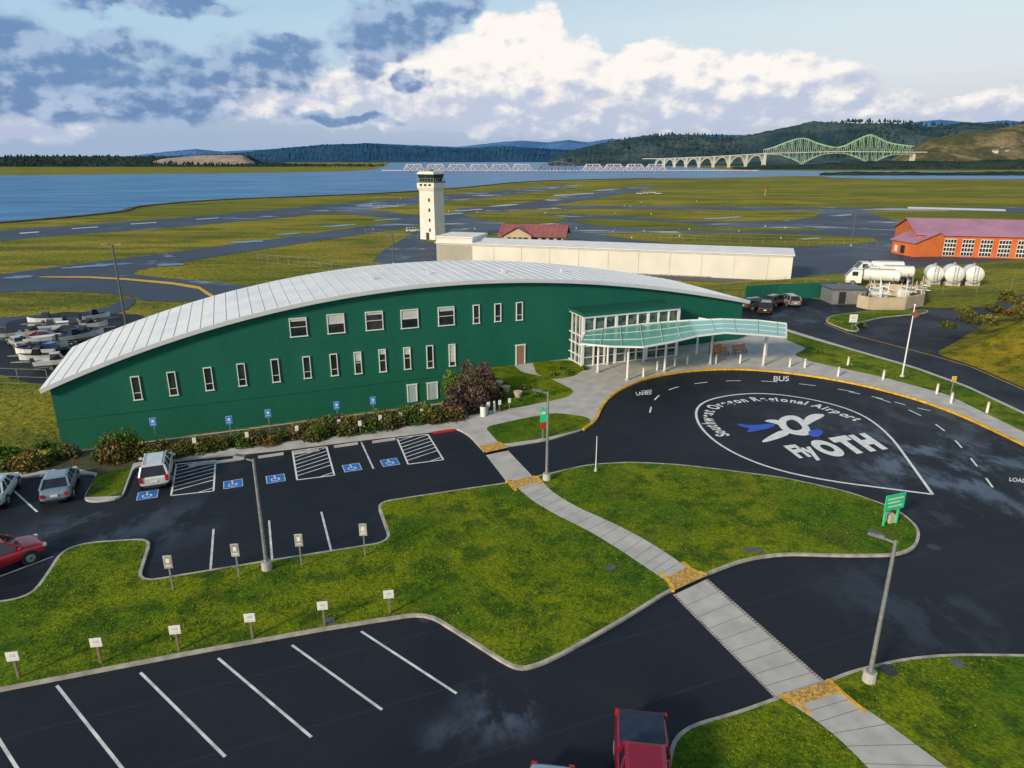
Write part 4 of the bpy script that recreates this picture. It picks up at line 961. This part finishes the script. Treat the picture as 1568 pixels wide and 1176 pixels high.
car('parked_car',P(838,1292),math.radians(262.5),'sedan',paint('pale_blue_paint',(0.3,0.38,0.45)))
for k,(u,v,c_) in enumerate([(1157,473,(0.05,0.06,0.07)),(1185,468,(0.06,0.02,0.02)),(1172,478,(0.03,0.03,0.035)),(1208,467,(0.3,0.3,0.3))]): car('parked_suv',P(u,v),WA+0.4*k,'suv',paint('paint_%d'%k,c_))
for k,(u,v) in enumerate([(632,356),(980,298),(990,297),(1000,296.5),(1008,298)]): car('parked_van',P(u,v,ZF),0.2,'suv',paint('white_paint',(0.7,0.7,0.7)))
M_navy=mat('boat_cover_navy',(0.02,0.05,0.14),0.7,var=(0.03,0.07,0.18),scale=2)
def boat(p,ang,L=6.5):
    q=MB(); W_=L/6.5; st=[(0,1.1*W_,0.7),(0.4,1.15*W_,0.72),(0.75,0.85*W_,0.8),(0.92,0.4*W_,0.9),(1.0,0.03,1.0)]; V=[]
    for t,w,h in st: V+=[(t*L,-w,0.55+h),(t*L,-w*0.75,0.7),(t*L,0,0.5+t*0.4),(t*L,w*0.75,0.7),(t*L,w,0.55+h),(t*L,0,0.35+h)]
    Fc=[]
    for i in range(4):
        for j in range(4): Fc.append((i*6+j,i*6+(j+1)%6,(i+1)*6+(j+1)%6,(i+1)*6+j))
    cov=random.choice((M_wpaint,M_lgrey,M_navy,M_navy,M_dmetal))
    q.add(V,Fc+[tuple(range(6))],random.choice((M_wpaint,M_wpaint,M_lgrey)))
    q.add(V,[(i*6+j,i*6+(j+1)%6,(i+1)*6+(j+1)%6,(i+1)*6+j) for i in range(4) for j in(4,5)],cov)
    if random.random()<0.6:
        q.add([(L*.35,-.7*W_,1.25),(L*.62,-.6*W_,1.25),(L*.62,.6*W_,1.25),(L*.35,.7*W_,1.25),(L*.38,-.55*W_,1.95),(L*.55,-.5*W_,1.95),(L*.55,.5*W_,1.95),(L*.38,.55*W_,1.95)],[(0,1,5,4),(1,2,6,5),(2,3,7,6),(3,0,4,7)],M_cglass)
        q.box((L*.46,0,2.0),(L*.2,1.2*W_,0.08),cov)
    q.box((-0.2,0,1.1),(0.35,0.3,0.9),M_dark)
    q.beam((0,-0.6,0.45),(L+1,0,0.45),0.1,0.1,M_metal); q.beam((0,0.6,0.45),(L+1,0,0.45),0.1,0.1,M_metal)
    for s in(-1,1): wheel(q,1.8,s*1.0*W_,0.33,0.2)
    q.build('boat_on_trailer',loc=p,rz=ang)
for u,v in[(35,522),(55,513),(76,505),(97,499),(120,497),(64,540),(80,530),(100,522),(88,547),(72,560),(58,568),(42,520),(118,508),(92,511),(50,530)]:
    boat(P(u,v,ZF+0.1)+Vector((random.uniform(-1,1),random.uniform(-1,1),0)),math.radians(random.choice((15,200,25,190,30))+random.uniform(-12,12)),random.uniform(3.6,5.2))
for k,(u,v,c_) in enumerate([(70,522,(0.25,0.02,0.02)),(84,540,(0.03,0.06,0.2)),(30,530,(0.5,0.5,0.5)),(104,512,(0.04,0.04,0.05))]): car('parked_car',P(u,v,ZF+0.1),0.4+k,'sedan',paint('yard_paint_%d'%k,c_))
# ---------------------------------------------------------------- street furniture
def lamp(ub,vb,vt,z=None,rz_=0,arm=1.2,two=False,mm=M_metal,r=1.0):
    p=P(ub,vb,0.1) if z is None else P(ub,vb,z); d=p.y; a_,bb_,c_=ray(ub,vt); zt=H+c_*d/bb_-p.z
    q=MB(); q.cyl((0,0,0),(0,0,0.5),0.28,0.26,M_conc,12); q.cyl((0,0,0.5),(0,0,zt),0.10*r,0.07*r,mm,10); q.cyl((0,0,0.48),(0,0,0.56),0.2,0.2,mm,8)
    for s in((-1,1) if two else (1,)):
        q.beam((0,0,zt-0.1),(s*arm*0.5,0,zt+0.02),0.07,0.07,mm); x0=arm*0.35; w=1.0*r
        q.add([(s*x0,-0.15*w,zt),(s*(x0+0.6*w),-0.18*w,zt+0.06),(s*(x0+0.6*w),0.18*w,zt+0.06),(s*x0,0.15*w,zt),(s*x0,-0.1*w,zt+0.14),(s*(x0+0.55*w),-0.14*w,zt+0.18),(s*(x0+0.55*w),0.14*w,zt+0.18),(s*x0,0.1*w,zt+0.14)],[(3,2,1,0),(4,5,6,7),(0,1,5,4),(1,2,6,5),(2,3,7,6),(3,0,4,7)],M_dmetal)
    q.build('street_lamp',loc=p,rz=rz_)
lamp(1330,1043,828,rz_=math.radians(150)); lamp(409,872,703,rz_=math.radians(170)); lamp(837,735,600,rz_=math.radians(170))
lamp(194,502,375,z=ZF,two=True,arm=1.4,mm=M_dmetal,r=1.7); lamp(603,405,358,z=ZF,two=True,arm=1.6,mm=M_dmetal,r=1.7); lamp(1303,377,318,z=ZF,two=True,mm=M_dmetal,r=1.5); lamp(868,368,318,z=ZF,two=True,mm=M_dmetal,r=1.5)
def pole(ub,vb,vt,r,name,z=0.1,ball=False,m=None):
    p=P(ub,vb,z); a_,bb_,c_=ray(ub,vt); zt=H+c_*p.y/bb_-z; q=MB(); q.cyl((0,0,0),(0,0,zt),r,r*0.6,m or M_wpaint,10); q.cyl((0,0,0),(0,0,0.2),r*3,r*2.5,M_conc,12)
    if ball: q.cyl((0,0,zt),(0,0,zt+0.15),0.1,0.1,M_wpaint,8); q.beam((0,0,zt-0.6),(0.35,0,zt-1.1),0.2,0.5,M_red)
    q.build(name,loc=p)
pole(1381,577,468,0.08,'flagpole',ball=True); pole(912,722,668,0.04,'thin_post')
M_sb=mat('sign_blue',(0.01,0.22,0.75),0.4,var=(0.015,0.25,0.8),scale=3); M_sw=mat('sign_white',(0.7,0.7,0.68),0.5,var=(0.78,0.78,0.76),scale=5); M_sg=mat('sign_green',(0.03,0.55,0.24),0.45,var=(0.04,0.62,0.28),scale=3); M_sr=mat('sign_red',(0.5,0.02,0.02),0.5,var=(0.55,0.03,0.03),scale=3); M_wpost=mat('wooden_post',(0.16,0.12,0.08),0.85,var=(0.22,0.17,0.11),scale=6)
def sign(u,v,h,w,hh,m,name,pm=M_metal,rz_=0,fig=True,pr=0.035,mark=None):
    q=MB(); q.box((0,0,h/2),(pr*2,pr*2,h),pm); q.box((0,-pr-0.012,h-hh/2),(w,0.02,hh),m)
    if fig: q.box((0,-pr-0.026,h-hh*0.4),(w*0.45,0.008,hh*0.35),mark or M_sw); q.box((0,-pr-0.026,h-hh*0.8),(w*0.7,0.008,hh*0.08),mark or M_sw)
    q.box((0,-pr-0.006,h-hh/2),(w+0.03,0.01,hh+0.03),M_sw)
    q.build(name,loc=P(u,v,0.12),rz=rz_+random.uniform(-0.04,0.04))
for u,v in[(240,679),(355,676),(414,665),(518,652),(573,644)]: sign(u,v,2.1,0.42,0.62,M_sb,'disabled_parking_sign',rz_=WA)
for u,v in[(300,691),(380,682),(456,672),(552,664),(614,650),(646,645),(520,662),(583,655),(748,634),(765,631),(780,628)]: sign(u,v,1.1,0.24,0.4,M_sw,'small_sign',pm=M_wpost,fig=False,rz_=WA)
for u,v in[(265,903),(366,884),(462,868),(559,851)]: sign(u,v,2.0,0.38,0.7,M_kerb,'parking_sign',pm=M_metal,rz_=0.1,mark=M_sw)
for u,v in[(29,1038),(155,1016),(274,996),(387,977),(497,958),(597,940)]: sign(u,v,1.35,0.46,0.42,M_sw,'parking_sign',pm=M_wpost,rz_=0.15,pr=0.05,mark=M_lgrey)
q=MB()
for s in(-0.5,0.5): q.box((s,0,1.0),(0.1,0.1,2.0),M_sg)
q.box((0,-0.08,1.55),(1.5,0.06,1.0),M_sg); q.box((0,-0.12,1.8),(1.2,0.01,0.08),M_sw); q.box((-0.1,-0.12,1.55),(0.95,0.01,0.07),M_sw); q.box((0.05,-0.12,1.3),(1.1,0.01,0.07),M_sw); q.box((0.3,0.3,0.25),(0.5,0.5,0.5),M_tanc)
q.build('green_direction_sign',loc=P(1362,803,0.13),rz=0.35)
q=MB(); q.box((0,0,1.3),(0.1,0.1,2.6),M_metal); q.box((0,-0.08,2.0),(0.5,0.05,1.1),M_sg); q.box((0,-0.085,1.15),(0.45,0.05,0.4),M_sr); q.box((0,-0.115,2.2),(0.35,0.01,0.2),M_sw); q.build('entrance_sign',loc=P(831,672,0.13),rz=0.3)
for u,v in[(985,577),(1006,567),(1033,560),(1052,557),(1096,556),(1133,556),(1209,562),(1232,563),(1283,576),(1298,560),(1352,581),(1434,603),(1456,617),(1511,632),(747,633),(757,631)]:
    q=MB(); q.cyl((0,0,0),(0,0,0.95),0.11,0.10,M_sw,12); q.cyl((0,0,0.95),(0,0,1.05),0.12,0.05,M_metal,12); q.cyl((0,0,0.75),(0,0,0.85),0.112,0.112,M_yel,12); q.build('bollard',loc=P(u,v,0.13))
sign(1455,608,2.0,0.4,0.5,M_yel,'warning_sign',fig=False); sign(1304,505,2.0,1.0,1.0,M_sw,'notice_board',mark=M_lgrey)
q=MB(); q.cyl((0,0,0),(0,0,0.9),0.24,0.26,M_wpaint,14); q.cyl((0,0,0.9),(0,0,1.05),0.28,0.18,M_dark,14); q.build('litter_bin',loc=P(740,637,0.13))
for u,v in[(793,608),(775,600),(764,592)]:
    q=MB(); q.cyl((0,0,0),(0,0,0.5),0.25,0.38,M_tanc,14); q.cyl((0,0,0.5),(0,0,0.56),0.42,0.42,M_tanc,14); q.build('planter_pot',loc=P(u,v,0.13))
q=MB()
for u,v,m_ in[(310,712,M_conc),(350,707,M_conc),(415,699,M_conc),(470,693,M_conc),(530,683,M_conc),(588,676,M_conc),(680,662,M_sr)]:
    p=P(u,v); a_=p-WD*0.9; c_=p+WD*0.9; q.beam((a_.x,a_.y,0.09),(c_.x,c_.y,0.09),0.18,0.15,m_)
q.build('wheel_stops')
def fence(pts,z,h=2.0,name='chain_link_fence'):
    q=MB(); 
    for i in range(len(pts)-1):
        a_,c_=P(*pts[i],z),P(*pts[i+1],z); L_=(c_-a_).length; k=max(1,int(L_/3))
        for j in range(k+1): p=a_.lerp(c_,j/k); q.cyl((p.x,p.y,z),(p.x,p.y,z+h),0.04,0.04,M_metal,6)
        for zz_ in(0.1,h*0.5,h): q.beam((a_.x,a_.y,z+zz_),(c_.x,c_.y,z+zz_),0.03,0.03,M_metal)
    q.build(name)
fence([(395,402),(560,415),(620,418)],ZF); fence([(-60,585),(75,590)],ZF,1.8); fence([(1010,368),(1100,372),(1310,378),(1360,384)],ZF); fence([(560,360),(640,366)],ZF)
fence([(1140,447),(1200,442),(1300,447)],-1); fence([(1415,452),(1470,449),(1520,446),(1600,440)],0.0)
q=MB()
for k in range(60):
    u=random.uniform(560,1340); v=random.choice((random.uniform(300,330),random.uniform(345,366))); p=P(u,v,ZF); q.cyl((p.x,p.y,ZF),(p.x,p.y,ZF+0.6),0.15,0.12,random.choice((M_yel,M_sw,M_sb)),6)
q.build('taxiway_lights')
q=MB()
for u,v in[(1430,838),(652,947),(1360,1030)]: p=P(u,v); q.cyl((p.x,p.y,0.0),(p.x,p.y,0.012 if v<1000 else 0.15),0.35,0.35,M_dark,16)
for u,v in[(1145,845),(1160,845),(1465,1020),(935,872),(505,955)]: p=P(u,v); q.cyl((p.x,p.y,0.0),(p.x,p.y,0.16),0.3,0.28,M_dmetal,12)
q.build('drain_covers')
q=MB(); p=P(1171,300,ZF); q.cyl((p.x,p.y,ZF),(p.x,p.y,ZF+5),0.1,0.06,M_wpaint,6); q.cyl((p.x,p.y,ZF+5),(p.x+3,p.y,ZF+4.4),0.5,0.25,M_sr,8); q.build('windsock')
# ---------------------------------------------------------------- light
SE=math.radians(23); az=math.radians(224)
sd=Vector((math.sin(az)*math.cos(SE),math.cos(az)*math.cos(SE),math.sin(SE)))
sl=bpy.data.lights.new('sun','SUN'); sl.energy=4.1; sl.angle=math.radians(8); sl.color=(1.0,0.84,0.60)
so=bpy.data.objects.new('sun',sl); sc.collection.objects.link(so); so.rotation_euler=(-sd).to_track_quat('-Z','Y').to_euler()
w=bpy.data.worlds.new('World'); sc.world=w; w.use_nodes=True; nt=w.node_tree; b_=NB(nt)
bg=nt.nodes['Background']; bg.inputs['Strength'].default_value=0.1
sky=nt.nodes.new('ShaderNodeTexSky'); sky.sky_type='NISHITA'; sky.sun_disc=False; sky.sun_elevation=SE; sky.sun_rotation=az; sky.air_density=1.0; sky.dust_density=1.0
gen=nt.nodes.new('ShaderNodeTexCoord').outputs['Generated']; sp_=nt.nodes.new('ShaderNodeSeparateXYZ'); nt.links.new(gen,sp_.inputs[0])
A=b_.math('ARCTAN2',sp_.outputs[0],sp_.outputs[1]); Ee=b_.math('ARCSINE',sp_.outputs[2])
cv=nt.nodes.new('ShaderNodeCombineXYZ'); nt.links.new(A,cv.inputs[0]); nt.links.new(Ee,cv.inputs[1]); cv=cv.outputs[0]
def ae(u,v):
    x_,y_,z_=ray(u,v); r=math.sqrt(x_*x_+y_*y_+z_*z_); return math.atan2(x_,y_),math.asin(z_/r)
cvs=b_.vm('MULTIPLY',cv,(1.0,1.5,1.0))
n_=nt.nodes.new('ShaderNodeTexNoise'); n_.inputs['Scale'].default_value=16; n_.inputs['Detail'].default_value=4; n_.inputs['Roughness'].default_value=0.55
nt.links.new(b_.vm('ADD',cvs,(3.3,2.3,0.0)),n_.inputs['Vector']); c=b_.vm('SUBTRACT',n_.outputs['Color'],(0.5,0.5,0.5)); c=b_.vm('MULTIPLY',c,(0.075,0.055,0)); wv=b_.vm('ADD',cv,c)
def blobs(lst,vec):
    acc=None
    for u,v,ru,rv in lst:
        a_,e_=ae(u,v); kx,ky=F/ru*0.92,F/rv*0.92
        d=b_.vm('MULTIPLY_ADD',vec,(kx,ky,0)); d.node.inputs[2].default_value=(-a_*kx,-e_*ky,0); l=b_.vm('LENGTH',d)
        acc=l if acc is None else b_.math('SMOOTH_MIN',acc,l,0.35)
    return b_.math('SUBTRACT',1.0,acc)
bright=[(795,68,64,42),(810,118,100,52),(722,102,48,32),(875,112,66,34),(1000,110,80,34),(1100,115,70,34),(1160,118,90,36),(960,160,330,40),(1040,140,240,36),(640,115,85,34),(470,150,120,36),(620,165,160,30),(1450,165,200,14),(-160,170,200,40),(1850,150,200,50)]
darkc=[(612,50,78,38),(575,86,45,22),(690,18,45,20),(385,108,100,30),(260,145,95,32),(170,75,85,22),(50,105,110,34),(70,155,130,26),(0,55,70,26),(240,8,120,14),(440,70,45,16),(530,180,90,9),(632,128,24,14),(-150,60,150,60)]
nA=b_.noise(cvs,20,6,0.55); nA2=b_.noise(b_.vm('ADD',cvs,(-0.010,0.016,0)),20,4,0.5)
rel=b_.math('SUBTRACT',nA,nA2)
nB=b_.noise(b_.vm('ADD',cvs,(5.1,2.2,0)),17,5,0.5)
db=blobs(bright,wv); dd=blobs(darkc,wv)
mb=b_.mr(b_.math('ADD',db,b_.math('MULTIPLY',b_.math('SUBTRACT',nA,0.5),0.6)),-0.04,0.16)
md=b_.mr(b_.math('ADD',dd,b_.math('MULTIPLY',b_.math('SUBTRACT',nB,0.5),0.95)),-0.10,0.40)
er=b_.mr(Ee,0.0,0.2,0,1,False)
ramp=nt.nodes.new('ShaderNodeValToRGB'); nt.links.new(er,ramp.inputs[0]); cr=ramp.color_ramp
cr.elements[0].position=0; cr.elements[0].color=(0.40,0.48,0.63,1); cr.elements[1].position=1; cr.elements[1].color=(0.55,0.72,0.84,1)
for p_,c_ in((0.25,(0.56,0.61,0.72,1)),(0.5,(0.66,0.74,0.83,1)),(0.8,(0.65,0.78,0.87,1))):
    e_=cr.elements.new(p_); e_.color=c_
azf=b_.mr(A,-0.6,0.5,0,1)
basec=b_.mix(azf,b_.mix(1.0,ramp.outputs[0],(0.70,0.86,0.98,1),'MULTIPLY'),b_.mix(1.0,ramp.outputs[0],(1.12,1.06,1.0,1),'MULTIPLY'))
basec=b_.vm('SCALE',basec,scale=10.0)
basec=b_.mix(b_.mr(Ee,0.25,0.6,0.85,0.25),sky.outputs[0],basec)
lit=b_.mr(b_.math('ADD',b_.math('MULTIPLY',rel,2.2),b_.math('MULTIPLY',b_.mr(Ee,0.050,0.14),0.75)),-0.10,0.62)
cb=b_.mix(lit,(5.2,5.8,7.3,1),(10.0,9.5,8.9,1))
cd=b_.mix(b_.mr(b_.math('ADD',rel,b_.math('MULTIPLY',md,-0.08)),-0.16,0.06),(1.25,2.4,4.6,1),(3.8,5.0,7.0,1))
c=b_.mix(b_.math('MULTIPLY',mb,0.97),basec,cb); c=b_.mix(b_.math('MULTIPLY',md,0.88),c,cd)
hz=b_.mr(Ee,0.0,0.055,0.8,0.0); c=b_.mix(hz,c,(3.9,4.9,6.8,1))
nt.links.new(c,bg.inputs['Color'])
